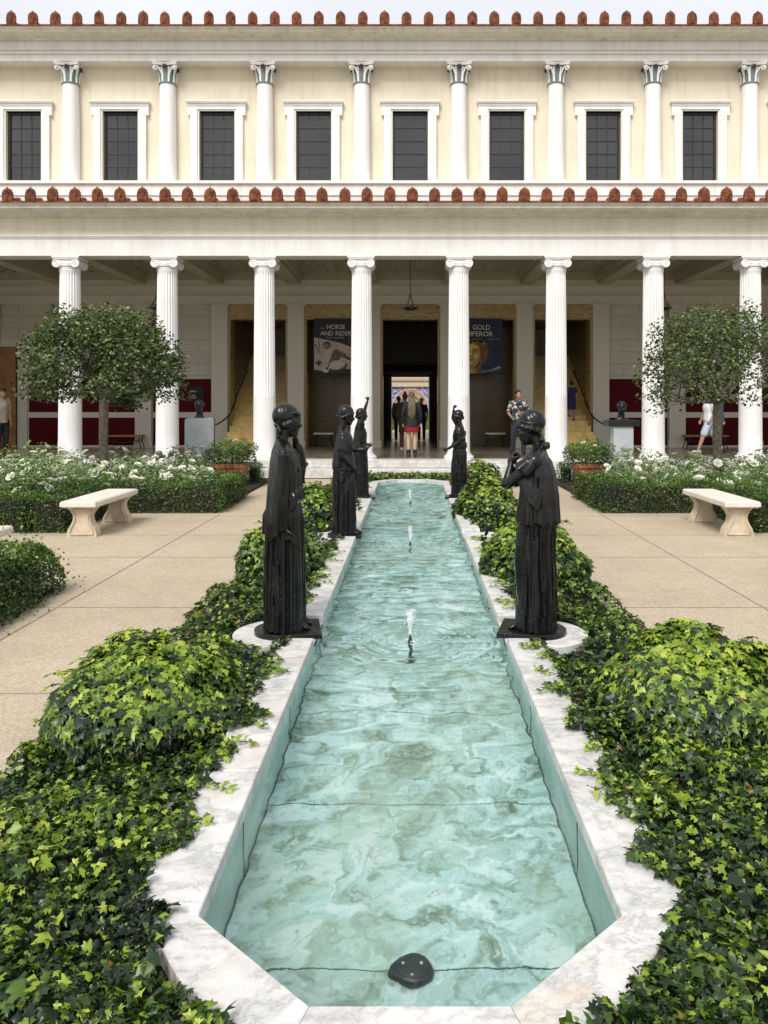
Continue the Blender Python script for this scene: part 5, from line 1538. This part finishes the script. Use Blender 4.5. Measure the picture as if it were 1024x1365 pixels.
# ------------------------------------------------------------------ ivy carpet
STATXY = [(-.912,5.65),(.912,5.65),(-.83,9.8),(-.88,13.75),(.87,13.85),(.91,9.8)]
def outer_edge(y):
    """half width of the coping seen from the plants"""
    return np.interp(y, [1.86, 2.0, 2.19, 2.36, 2.50, 2.6], [.30,.49,.645,.765,.85,.885])
def obound(y): return np.interp(y, [2.5, 3.5, 4.3, 5.1, 5.8, 9, 18], [2.0, 1.87, 1.93, 1.93, 1.76, 1.72, 1.72])
def carpet_h(x, y):
    ax = np.abs(x)
    h = np.interp(y, [2.5, 3.6, 5.0, 9.0], [.12, .075, .085, .09])+.045*vnoise(x, y, 5.0, 2)+.04*vnoise(x, y, 15.0, 3)
    h = h+np.interp(y, [2.5, 3.5, 6.0], [.05, .01, .02])*np.clip((ax-1.0)/.5, 0, 1)
    edge = np.clip((obound(y)+.05+.06*vnoise(x*0+np.sign(x), y, 3, 7)-ax)/.18, 0, 1)
    inn = np.clip((ax-.84)/.10, 0, 1)
    inn = np.where(y < 2.6, 1.0, inn)
    return .02+(h)*np.sqrt(edge)*(.6+.4*inn)
def carpet_pts(n, y0, y1, xmin, xmax):
    x = RNG.uniform(xmin, xmax, n)*np.where(RNG.random(n) < .5, -1, 1); y = RNG.uniform(y0, y1, n)
    return x, y
def keep_carpet(x, y):
    ax = np.abs(x); s = np.sign(x)
    jag = .045*vnoise(y*1.0, y*0+s*3, 9, 4)+.03*vnoise(y, s*2.0+0*y, 31, 5)
    k = np.where(y < 2.6, ax > outer_edge(y)+jag*1.1-.015, ax > .845+jag*1.2)
    k &= ax < obound(y)+.06*vnoise(y, s*1.0+0*y, 4, 6)
    k &= ~((y < 1.86) & False)
    for (sx, sy) in STATXY:
        d = np.hypot((x-sx)/.37, (y-sy)/.37)
        k &= ~((d < 1.0+jag*1.5) & (np.sign(sx) == s))
    k &= ~((y < 1.88) & (y > .2) & (ax < .33) & (y > 1.80))
    return k
parts = []
def mk_carpet(n, y0, y1, s0, s1, tmpl, nm):
    x, y = carpet_pts(n, y0, y1, .0 if y0 < 1.9 else .3, 2.15)
    kk = keep_carpet(x, y); x, y = x[kk], y[kk]; n = len(x)
    d = 1e-2
    h = carpet_h(x, y); gx_ = (carpet_h(x+d, y)-h)/d; gy_ = (carpet_h(x, y+d)-h)/d
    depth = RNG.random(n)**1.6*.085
    zmin = np.where((np.abs(x) < .91) & (y < 17), .165, .045)
    pos = np.stack([x, y, np.maximum(h-depth+.01, zmin+RNG.random(n)*.01)], -1)
    nrm = unit(np.stack([-gx_*.5, -gy_*.5, np.ones(n)], -1)+RNG.normal(size=(n,3))*.50)
    nrm[:,2] = np.abs(nrm[:,2])
    tipd = RNG.normal(size=(n,3)); tipd[:,2] = -.15
    tipd[:,1] -= .5; tipd[:,0] -= .3*np.sign(x)
    sz = RNG.uniform(s0, s1, n)*(1+.7*(RNG.random(n) < .10))
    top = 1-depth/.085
    rnd = np.clip(.10+.46*top**2*RNG.random(n)+.42*(RNG.random(n) < .36)*top+.12*vnoise(x, y, 5, 9), 0, .96); rnd[RNG.random(n) < .005] = 1.0  # new growth brighter above; darkness of the gaps painted into lower leaves
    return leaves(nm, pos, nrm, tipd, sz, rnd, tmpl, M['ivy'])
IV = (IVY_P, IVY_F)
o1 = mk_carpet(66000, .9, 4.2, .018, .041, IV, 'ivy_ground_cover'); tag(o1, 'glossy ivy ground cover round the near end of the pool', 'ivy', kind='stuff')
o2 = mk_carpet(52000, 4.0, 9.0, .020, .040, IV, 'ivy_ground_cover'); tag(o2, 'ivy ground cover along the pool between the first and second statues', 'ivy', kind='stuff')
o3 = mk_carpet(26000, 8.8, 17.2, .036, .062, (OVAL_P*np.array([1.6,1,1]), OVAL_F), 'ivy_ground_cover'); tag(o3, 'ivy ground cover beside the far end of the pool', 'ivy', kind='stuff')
x = RNG.uniform(-1.5, 1.5, 2600); y = RNG.uniform(16.92, 17.35, 2600); n = 2600
o4 = leaves('ivy_ground_cover', np.stack([x, y, RNG.uniform(.08, .26, n)], -1), np.array([[0,-.3,1.0]])+RNG.normal(size=(n,3))*.5, RNG.normal(size=(n,3)), RNG.uniform(.04,.07,n), np.clip(RNG.random(n)*.9, 0, .95), (OVAL_P*np.array([1.6,1,1]), OVAL_F), M['ivy']); tag(o4, 'low ivy strip between the far pool edge and the steps', 'ivy', kind='stuff')
# trailing shoots on the marble
rr = random.Random(12); P_, N_, T_, S_, R_ = [], [], [], [], []
stems = MB()
for k in range(46):
    s = rr.choice((-1, 1)); y = rr.uniform(2.55, 9.3)
    if any(abs(y-q) < .45 for q in STAT_Y): continue
    L_ = rr.uniform(.05, .17); x = .88; pts = [Vector((s*x, y, .17))]; a = rr.uniform(-.9, .9)
    for q in range(5):
        x -= L_/5; y -= L_/5*math.sin(a)*1.2; pts.append(Vector((s*x, y, .163+.006*rr.random())))
    stems.tube(pts, .0022, 5)
    for p in pts[1:]:
        for _ in range(2):
            P_.append((p.x+rr.uniform(-.015,.015), p.y+rr.uniform(-.02,.02), p.z+rr.uniform(.0,.02))); N_.append((rr.gauss(0,.4), rr.gauss(0,.4)-.2, 1)); T_.append((-s*.8+rr.gauss(0,.5), rr.gauss(0,.8)-.3, -.2)); S_.append(rr.uniform(.022,.042)); R_.append(rr.uniform(.4,.93))
o5 = leaves('ivy_shoots', np.array(P_), np.array(N_), np.array(T_), np.array(S_), np.array(R_), IV, M['ivy']); tag(o5, 'small ivy shoots trailing over the white marble pool edge', 'ivy', kind='stuff')
sti = stems.build('stem', M['twig'], o5)

# ------------------------------------------------------------------ ivy mounds
def mound(c, r, h, n, s0, s1, label, seed, tmpl=IV, group='rounded ivy mounds beside the pool'):
    root = empty('ivy_mound', (c[0], c[1], 0)); tag(root, label, 'ivy mound', group)
    u = RNG.uniform(0, 2*PI, n); t = RNG.uniform(0, 1, n)
    el = np.arcsin(t**.9)                          # more on the sides
    base = np.stack([np.cos(u)*np.cos(el), np.sin(u)*np.cos(el), np.sin(el)], -1)
    bump_ = 1+.07*np.sin(u*3+seed)+.05*np.sin(u*5+el*6+seed*2)+.05*np.sin(el*9+u*2)
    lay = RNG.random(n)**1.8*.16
    bul = .86+.34*np.sin(PI*np.clip(t*1.1+.02, 0, 1))         # sides overhang a narrower foot
    R_ = np.array([r[0], r[1], h])
    pos = base*R_*(bump_-lay)[:,None]; pos[:,:2] *= bul[:,None]
    pos[:,2] = np.maximum(pos[:,2], .03)
    nrm = unit(base/R_); nrm = unit(nrm*.8+np.array([[0,-.15,.55]])+RNG.normal(size=(n,3))*.32)
    tip = np.stack([base[:,0]*.5, base[:,1]*.5, -np.ones(n)*.9], -1)+RNG.normal(size=(n,3))*.45
    sz = RNG.uniform(s0, s1, n)
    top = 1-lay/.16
    rnd = np.clip(.08+.46*top**2*RNG.random(n)+.46*(RNG.random(n) < .16+.50*np.clip(base[:,2]*1.4-.2, 0, 1))*top*(.55+.6*base[:,2]), 0, .96); rnd[RNG.random(n) < .004] = 1.0  # paler new growth on top; shade of flanks and gaps put into leaf colour
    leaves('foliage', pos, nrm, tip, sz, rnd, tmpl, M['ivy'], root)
    m = MB(); m.ell((0,0,0), (r[0]*.80, r[1]*.80, h*.82), nu=24, nv=16); m.build('stems', M['soil'], root, True)
    sh = MB(); rr = random.Random(seed); Pp, Nn, Tt, Ss, Rr = [], [], [], [], []
    for k in range(14):
        a = rr.uniform(0, 2*PI); e_ = rr.uniform(.2, 1.1); b_ = Vector((math.cos(a)*math.cos(e_)*r[0], math.sin(a)*math.cos(e_)*r[1], math.sin(e_)*h))*1.04
        out = Vector((math.cos(a), math.sin(a), .35)); L_ = rr.uniform(.06, .17)
        pts = [b_+out*L_*q/4+Vector((0,0,-.05*(q/4)**2)) for q in range(5)]
        sh.tube(pts, .002, 4)
        for p in pts[1:]: Pp.append(tuple(p)); Nn.append((rr.gauss(0,.5),rr.gauss(0,.5),1)); Tt.append((out.x+rr.gauss(0,.6),out.y+rr.gauss(0,.6),-.2)); Ss.append(rr.uniform(.025,.045)); Rr.append(rr.uniform(.45,.95))
    shp = sh.build('shoots', M['twig'], root)
    leaves('shoot_leaves', np.array(Pp), np.array(Nn), np.array(Tt), np.array(Ss), np.array(Rr), tmpl, M['ivy'], shp)
OV = (OVAL_P*np.array([1.7,1,1]), OVAL_F)
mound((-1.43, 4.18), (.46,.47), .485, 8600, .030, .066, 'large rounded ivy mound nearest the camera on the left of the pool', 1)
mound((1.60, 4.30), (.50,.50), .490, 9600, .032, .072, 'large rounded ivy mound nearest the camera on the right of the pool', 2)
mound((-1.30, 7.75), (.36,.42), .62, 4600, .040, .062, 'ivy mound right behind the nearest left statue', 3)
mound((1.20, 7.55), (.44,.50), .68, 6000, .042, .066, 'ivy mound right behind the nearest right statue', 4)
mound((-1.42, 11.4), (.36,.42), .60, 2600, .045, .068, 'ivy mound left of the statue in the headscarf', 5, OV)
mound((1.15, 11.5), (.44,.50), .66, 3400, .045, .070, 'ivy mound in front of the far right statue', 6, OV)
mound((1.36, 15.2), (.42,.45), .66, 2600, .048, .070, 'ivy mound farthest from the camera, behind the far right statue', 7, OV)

# ------------------------------------------------------------------ clipped hedges
def hedge(boxes, label, seed, dens=1500, s0=.020, s1=.036, shag=.05, rad=.09):
    b0 = boxes[0]; c = ((b0[0]+b0[1])/2, (b0[2]+b0[3])/2)
    root = empty('hedge', (c[0], c[1], 0)); tag(root, label, 'hedge', 'clipped boxwood hedges')
    PP, NN = [], []; core = MB()
    for (x0,x1,y0,y1,h) in boxes:
        ci = .02+rad*.62; core.box(x0+ci-c[0], x1-ci-c[0], y0+ci-c[1], y1-ci-c[1], 0, h-.03-rad*.75, rad*.3)
        faces = [('t', (x1-x0)*(y1-y0)), ('f', (x1-x0)*h), ('b', (x1-x0)*h*.35), ('l', (y1-y0)*h), ('r', (y1-y0)*h)]
        for f_, A in faces:
            n = int(A*dens); u = RNG.random(n); v = RNG.random(n); dp = -RNG.random(n)**1.7*.11+RNG.normal(0, .012, n)+(RNG.random(n) < .08)*RNG.random(n)*shag
            if f_ == 't': p = np.stack([x0+u*(x1-x0), y0+v*(y1-y0), h+dp], -1); nn = (0,0,1)
            elif f_ == 'f': p = np.stack([x0+u*(x1-x0), y0-dp, v*h], -1); nn = (0,-1,0)
            elif f_ == 'b': p = np.stack([x0+u*(x1-x0), y1+dp, v*h], -1); nn = (0,1,0)
            elif f_ == 'l': p = np.stack([x0-dp, y0+v*(y1-y0), u*h], -1); nn = (-1,0,0)
            else: p = np.stack([x1+dp, y0+v*(y1-y0), u*h], -1); nn = (1,0,0)
            # lumpy clipped surface with rounded shoulders
            lump = .025*vnoise(p[:,0]*1+p[:,2]*.7, p[:,1]+p[:,2], 9, seed)
            p = p+np.array(nn)*lump[:,None]
            for ax_, lo, hi in ((0,x0,x1),(1,y0,y1)):
                e1 = np.clip(1-(p[:,ax_]-lo)/rad, 0, 1); e2 = np.clip(1-(hi-p[:,ax_])/rad, 0, 1); zt = np.clip((p[:,2]-(h-rad*1.3))/(rad*1.3), 0, 1)
                p[:,ax_] += .39*rad*e1*zt-.39*rad*e2*zt; p[:,2] -= .33*rad*np.maximum(e1, e2)**2*zt
            PP.append(p); NN.append(np.tile(np.array(nn, float), (n, 1)))
    P_ = np.concatenate(PP); N_ = np.concatenate(NN); n = len(P_)
    P_[:,0] -= c[0]; P_[:,1] -= c[1]; P_[:,2] = np.maximum(P_[:,2], .02)
    nr = unit(N_*.7+np.array([[0,-.1,.45]])+RNG.normal(size=(n,3))*.5)
    tp = N_*.9+np.array([[0,0,.7]])+RNG.normal(size=(n,3))*.6
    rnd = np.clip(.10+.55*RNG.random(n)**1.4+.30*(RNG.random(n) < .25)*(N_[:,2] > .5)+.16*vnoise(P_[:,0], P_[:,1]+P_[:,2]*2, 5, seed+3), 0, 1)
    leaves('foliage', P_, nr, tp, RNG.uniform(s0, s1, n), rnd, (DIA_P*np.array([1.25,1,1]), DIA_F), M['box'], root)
    core.build('branches', M['soil'], root)
    return root
for s, sn in ((-1, 'left'), (1, 'right')):
    def B(xa, xb, y0, y1, h): a, b = sorted((s*xa, s*xb)); return (a, b, y0, y1, h)
    hedge([B(3.06, 4.95, 12.58, 13.15, .50)], 'low clipped hedge along the front of the %s rose bed beside the bench' % sn, 3, 2300)
    hedge([B(3.06, 3.60, 13.16, 14.8, .50)], 'low clipped hedge running back along the path to the %s terracotta pot' % sn, 5, 1500, .026, .044)
    hedge([B(3.32, 3.62, 17.1, 17.7, .45)], 'small dark clipped bush behind the %s terracotta pot' % sn, 4, 1500, .026, .044)
    hedge([B(4.72, 5.25, 10.62, 12.57, .52), B(5.26, 8.2, 10.62, 11.15, .52)], 'clipped hedge corner behind the %s stone bench' % sn, 7, 2300)
hedge([(-5.6,-3.28,6.85,7.45,.50), (-3.85,-3.22,4.2,6.84,.49)], 'shaggy dark hedge corner at the left edge, nearest the camera', 9, 4200, .022, .040, .20, .26)
hedge([(3.66,5.5,6.95,7.6,.50), (3.66,4.3,4.2,6.94,.49)], 'bit of shaggy hedge at the right edge of the photo', 10, 2600, .024, .042, .15, .2)

# ------------------------------------------------------------------ roses
def flower_mesh(seed):
    rr = random.Random(seed); m = MB()
    for ring, (n_, r_, tilt) in enumerate(((6, .030, .35), (6, .024, .75), (5, .016, 1.15), (4, .009, 1.4))):
        for k in range(n_):
            a = 2*PI*k/n_+ring*.5+rr.uniform(-.15,.15); ca, sa = math.cos(a), math.sin(a)
            up = math.sin(tilt); ou = math.cos(tilt); w_ = r_*.62
            p0 = Vector((0,0,0)); c1 = Vector((ca*ou*r_*.7, sa*ou*r_*.7, up*r_*.7)); tp_ = Vector((ca*ou*r_*1.25, sa*ou*r_*1.25, up*r_*1.1)); sd_ = Vector((-sa, ca, 0))*w_
            i = len(m.v)
            m.add([p0, c1+sd_, tp_+sd_*.55, tp_-sd_*.55, c1-sd_], [(0,1,2),(0,2,3),(0,3,4)])
    me = m.mesh('flower'); me.materials.append(M['petal']); return me
FL = [flower_mesh(k) for k in range(4)]
FLP = [flower_mesh(k) for k in range(4, 6)]
for me in FLP: me.materials.clear(); me.materials.append(M['petal_pink'])
def rose_bush(c, w_, h_, nf, nl, label, seed, flowers=FL, group='white rose bushes', name='rose_bush', z0=0.0, leafmat='rose_leaf', fs=1.0, parent=None, forward=.7):
    root = parent
    if root is None:
        root = empty(name, (c[0], c[1], z0)); tag(root, label, 'rose bush', group)
    rr = random.Random(seed); st = MB(); tips = []
    for k in range(16):
        a = rr.uniform(0, 2*PI); R_ = w_*math.sqrt(rr.random()); hh = h_*rr.uniform(.6, 1.05)*(1-.30*(R_/w_)**2)
        pts = [(.05*math.cos(a), .05*math.sin(a), 0), (R_*.45*math.cos(a), R_*.45*math.sin(a), hh*.5), (R_*math.cos(a), R_*math.sin(a), hh)]
        P, R2 = crom(pts, [.007,.005,.0025], 3); st.tube(P, R2, 4); tips.append(P[-1]); tips.append(P[-3])
    st.build('stem', M['twig'], root)
    n = nl
    a = RNG.uniform(0, 2*PI, n); R_ = w_*np.sqrt(RNG.random(n))*1.05; z = h_*(RNG.random(n)**.75)*(1-.28*(R_/w_)**2)*(1+.12*np.sin(a*3+seed))
    x = R_*np.cos(a)+.03*np.sin(z*20); y = R_*np.sin(a)*.9
    pos = np.stack([x, y, np.maximum(z, .03)], -1)
    nr = np.array([[0,-.25,.9]])+RNG.normal(size=(n,3))*.5; tp = np.stack([np.cos(a), np.sin(a), -.1*np.ones(n)], -1)+RNG.normal(size=(n,3))*.6
    rnd = np.clip(RNG.random(n)*.6+.30*(z/h_)+.12*np.sin(x*9+seed), 0, 1)
    leaves('foliage', pos, nr, tp, RNG.uniform(.030, .058, n), rnd, (OVAL_P*np.array([1.25,1,1]), OVAL_F), M[leafmat], root)
    for k in range(nf):
        if k < len(tips) and rr.random() < .6: p = Vector(tips[k])+Vector((0,0,.012))
        else:
            aa = rr.uniform(0, 2*PI); q = w_*math.sqrt(rr.random()); hh = h_*(1-.28*(q/w_)**2)*rr.uniform(.62, 1.03)
            p = Vector((q*math.cos(aa), -abs(q*math.sin(aa))*forward if rr.random() < .7 else q*math.sin(aa)*.9, hh+.02))
        f_ = bpy.data.objects.new('flower', rr.choice(flowers)); COL.objects.link(f_); f_.parent = root; f_.location = p
        f_.rotation_euler = (rr.uniform(.1,.9), rr.uniform(-.5,.5), rr.uniform(0,6)); k_ = fs*rr.uniform(1.3, 2.6); f_.scale = (k_,k_,k_)
    return root
where = {-1: 'left', 1: 'right'}
spots = [(3.95,13.75,.62,18),(4.85,13.65,.66,20),(5.85,13.6,.70,22),(6.9,13.6,.72,20),(4.3,15.0,.70,26),(5.35,15.1,.80,26),(6.5,15.0,.80,26),(7.8,14.9,.85,22),(4.7,16.4,.85,30),(6.1,16.5,.78,24),(7.5,16.5,.8,20),(8.9,15.6,.9,16)]
names_ = ['front-row {c} rose bush nearest the path corner in the {s} bed','second front-row {c} rose bush from the path in the {s} bed','third front-row {c} rose bush from the path in the {s} bed','outermost front-row {c} rose bush in the {s} bed','middle-row {c} rose bush nearest the path in the {s} bed','second middle-row {c} rose bush from the path in the {s} bed, before the tree','third middle-row {c} rose bush from the path in the {s} bed','outermost middle-row {c} rose bush in the {s} bed','back-row {c} rose bush heaped with blooms in the {s} bed, nearest the pot','second back-row {c} rose bush from the path in the {s} bed','third back-row {c} rose bush from the path in the {s} bed','{c} rose bush at the outer edge of the {s} bed']
for s in (-1, 1):
    for i, (x, y, h_, nf) in enumerate(spots):
        rose_bush((s*x, y, 0), .62, h_*(1.06 if s < 0 else 1.0), int(nf*(1.5 if s < 0 else 1.1)), 1500, names_[i].format(c='white', s=where[s]), 20+i+100*(s > 0), group='white rose bushes in the %s bed' % where[s])
rose_bush((-5.75,11.75,0), .62, 1.12, 26, 2400, 'tall white rose bush at the left edge behind the hedge corner', 71)
rose_bush((-5.15,12.3,0), .45, .78, 16, 1500, 'white rose bush between the left bench hedge and the rose bed', 72)
rose_bush((5.35,12.2,0), .45, .72, 7, 1400, 'white rose bush at the right edge behind the right bench', 73)
rose_bush((6.0,13.0,0), .5, .78, 8, 1400, 'leafy rose bush with few blooms at the right edge of the photo', 74)

# ------------------------------------------------------------------ planters
for i, (xp, lb, lp) in enumerate(((-3.80, 'square terracotta pot left of the steps', 'bushy pale pink rose growing in the left terracotta pot'), (3.80, 'square terracotta pot right of the steps', 'bushy pale pink rose growing in the right terracotta pot'))):
    Y = 16.6
    pt = empty('plant_pot', (xp, Y, 0)); tag(pt, lb, 'pot', 'terracotta pots beside the steps')
    m = MB()
    R0, R1, hh = .24, .29, .52
    rg = []
    for (k_, z_) in ((R0,0),(R1,hh-.09),(R1+.03,hh-.085),(R1+.03,hh),(R1-.02,hh),(R1-.03,hh-.05)): rg.append([(k_*sx, k_*sy, z_) for sx, sy in ((-1,-1),(1,-1),(1,1),(-1,1))])
    m.rings(rg); m.build('pot', M['pot'], pt)
    MB().box(-R1+.04, R1-.04, -R1+.04, R1-.04, hh-.06, hh-.045).build('earth', M['soil'], pt)
    rose_bush((xp, Y, 0), .50, .58, 12, 2600, lp, 90+i, FLP, 'pink roses in the terracotta pots', z0=hh-.05, fs=.8)

# ------------------------------------------------------------------ path lights
for i, (x, y, Y, lb) in enumerate(((298.5, 642, 15.0, 'small domed path light in the hedge left of the steps'), (797, 642, 15.0, 'small domed path light in the hedge right of the steps'))):
    X = (x-547)/F*Y; e_ = empty('path_light', (X, Y, 0)); tag(e_, lb, 'path light', 'small domed path lights')
    z0 = 1.75-(643-540)/F*Y; m = MB()
    MB().tube([(0,0,0),(0,0,z0)], .018, 8).build('post', M['black'], e_)
    MB().lathe([(.001,z0),(.072,z0),(.072,z0+.115),(.001,z0+.115)], 20).build('lens', plain('pale_lens', (.6,.57,.5), .4, .05), e_, 'auto')
    m = MB(); m.lathe([(.083,z0+.112),(.09,z0+.118),(.088,z0+.15),(.070,z0+.195),(.035,z0+.222),(.012,z0+.228),(.010,z0+.25),(.001,z0+.252)], 20)
    for k in range(4): a = k*PI/2+.4; m.tube([(.078*math.cos(a),.078*math.sin(a),z0),(.078*math.cos(a),.078*math.sin(a),z0+.115)], .006, 4)
    m.build('hood', plain('aged_bronze_hood', (.10,.085,.085), .5, .2), e_, 'auto')

# ------------------------------------------------------------------ stone benches
def bench(loc, rz, label):
    e_ = empty('stone_bench', loc, rz); tag(e_, label, 'bench', 'cast stone benches'); L_, W2 = 1.60, .47
    m = MB(); m.prism([(-W2/2,-L_/2),(W2/2,-L_/2),(W2/2,L_/2),(-W2/2,L_/2)], .415, .485, .018); m.prism([(-W2/2+.02,-L_/2+.02),(W2/2-.02,-L_/2+.02),(W2/2-.02,L_/2-.02),(-W2/2+.02,L_/2-.02)], .398, .416, .0)
    m.build('seat', M['benchstone'], e_)
    prof = [(.20,0),(.20,.03),(.193,.06),(.178,.11),(.140,.17),(.118,.22),(.112,.26),(.120,.30),(.145,.345),(.18,.37),(.18,.398)]
    for sy in (-1, 1):
        y = sy*.60; out = [(p[0], p[1]) for p in prof]+[(-p[0], p[1]) for p in reversed(prof)]; n_ = len(out); m = MB()
        def lay(k_, dz, yy): return [(p[0]*k_, yy, .2+(p[1]-.2)*dz) for p in out]
        A = [lay(1,1,y-.075), lay(1,1,y+.075)]
        m.add(A[0]+A[1], [tuple(range(n_)), tuple(reversed(range(n_, 2*n_)))]+[(i_,n_+i_,n_+(i_+1) % n_,(i_+1) % n_) for i_ in range(n_)])
        for yy in (y-.082, y+.082):
            ring = [(p[0]*.76, yy, .2+(p[1]-.2)*.82) for p in out]; m.tube(ring+[ring[0]], .011, 5)
        m.build('leg', M['benchleg'], e_)
    return e_
bench((-4.36, 11.02, 0), 0.0, 'white stone bench with waisted legs in front of the left hedge')
bench((4.36, 11.02, 0), PI, 'white stone bench with waisted legs in front of the right hedge')
bench((-4.98, 7.98, 0), PI/2, 'white stone bench of which only one end shows at the left edge')

# ------------------------------------------------------------------ clipped trees
def tree(loc, label, R_, zb, zt, nleaf, lims, seed, lsz):
    root = empty('clipped_tree', loc); tag(root, label, 'tree', 'umbrella-clipped trees in the rose beds'); rr = random.Random(seed)
    tr = MB(); fork = Vector((0,0,zb+.03))
    P, R2 = crom([(0,0,0),(.01,0,.5),(-.015,0,1.0),fork], [.115,.092,.085,.092], 5); tr.tube(P, R2, 12)
    tr.build('trunk', M['bark'], root, True)
    br = MB(); tipsP = []
    def grow(p, d, r, L_, lev):
        q = p; pts = [p]; rad = [r]
        for k in range(4):
            d = (d+Vector((rr.gauss(0,.20), rr.gauss(0,.20), rr.gauss(.02,.16)))).normalized(); q = q+d*L_/4
            pts.append(q); rad.append(r*(1-.13*(k+1)))
        Pq, Rq = crom(pts, rad, 2); br.tube(Pq, Rq, 6 if lev < 2 else 4)
        tipsP.extend(pts[2:])
        if lev >= lims: return
        for k in range(3 if lev < 2 else 2+(rr.random() < .5)):
            f_ = rr.choice((2,3,4,4)); nd = (d+Vector((rr.gauss(0,.75), rr.gauss(0,.75), rr.gauss(.10,.42)))).normalized()
            nq = pts[f_]+nd*L_*.5
            # stay inside the clipped dome
            e_ = (Vector((nq.x, nq.y, 0)).length/R_)**2+max(0, (nq.z-zb)/(zt-zb))**2
            if e_ > .95: nd = (nd*.4+(Vector((0,0,zb+(zt-zb)*.4))-pts[f_]).normalized()*.6).normalized()
            if nq.z < zb: nd.z = abs(nd.z)*.4; nd.normalize()
            grow(pts[f_], nd, rad[f_]*.72, L_*.72, lev+1)
    for k in range(8):
        a = 2*PI*k/8+rr.uniform(-.25,.25); el = rr.choice((.12,.35,.7,1.1)); grow(fork-Vector((0,0,.04)), Vector((math.cos(a)*math.cos(el), math.sin(a)*math.cos(el), math.sin(el))), .056, R_*.62, 0)
    br.build('branches', M['bark'], root, True)
    n = nleaf; u = RNG.uniform(0, 2*PI, n); ct = RNG.random(n); el = np.arcsin(ct**.8)
    rad = 1-.32*RNG.random(n)**1.5
    hole = np.sin(u*4+seed)+np.sin(el*7+u*3)+np.sin(u*9-el*5)
    kk = hole > -.95+RNG.random(n)*.6-.5; u, el, rad, n = u[kk], el[kk], rad[kk], kk.sum()
    flat_ = .80+.20*np.cos(el*2)
    wob = 1+.045*np.sin(u*6+seed)+.04*np.sin(el*11+u*4)+RNG.normal(0,.015,n)
    # squarish dome
    cx = np.cos(el)**.72; cz = np.sin(el)**.9
    pos = np.stack([np.cos(u)*cx*R_*rad*wob, np.sin(u)*cx*R_*rad*wob, zb+(zt-zb)*cz*rad*wob-.12*RNG.random(n)*(cz < .12)], -1)
    # inner leaves on the twigs
    tp_ = np.array([tuple(p) for p in tipsP]); pick = tp_[RNG.integers(0, len(tp_), int(nleaf*.55))]+RNG.normal(0, .045, (int(nleaf*.55), 3))
    pos = np.concatenate([pos, pick]); n = len(pos)
    out = unit(pos-np.array([[0,0,zb]])); nr = out*.6+np.array([[0,0,.5]])+RNG.normal(size=(n,3))*.6
    tp2 = out+RNG.normal(size=(n,3))*.7
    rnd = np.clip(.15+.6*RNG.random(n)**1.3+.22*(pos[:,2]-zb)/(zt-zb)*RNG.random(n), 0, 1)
    leaves('crown', pos, nr, tp2, RNG.uniform(lsz[0], lsz[1], n), rnd, (OVAL_P*np.array([1.15,1,1]), OVAL_F), M['laurel'], root)
    return root
YT = 15.4
k_ = YT/F
tree(((139-547)*k_, YT, 0), 'round-topped clipped tree with a dense dark crown in the left rose bed', 1.53, 1.75+10*k_, 1.75+130*k_, 15500, 3, 5, (.05,.085))
tree(((957-547)*k_, YT, 0), 'clipped tree with a sparse crown and twisted bare branches in the right rose bed', 1.52, 1.75+6*k_, 1.75+134*k_, 8200, 4, 9, (.05,.08))
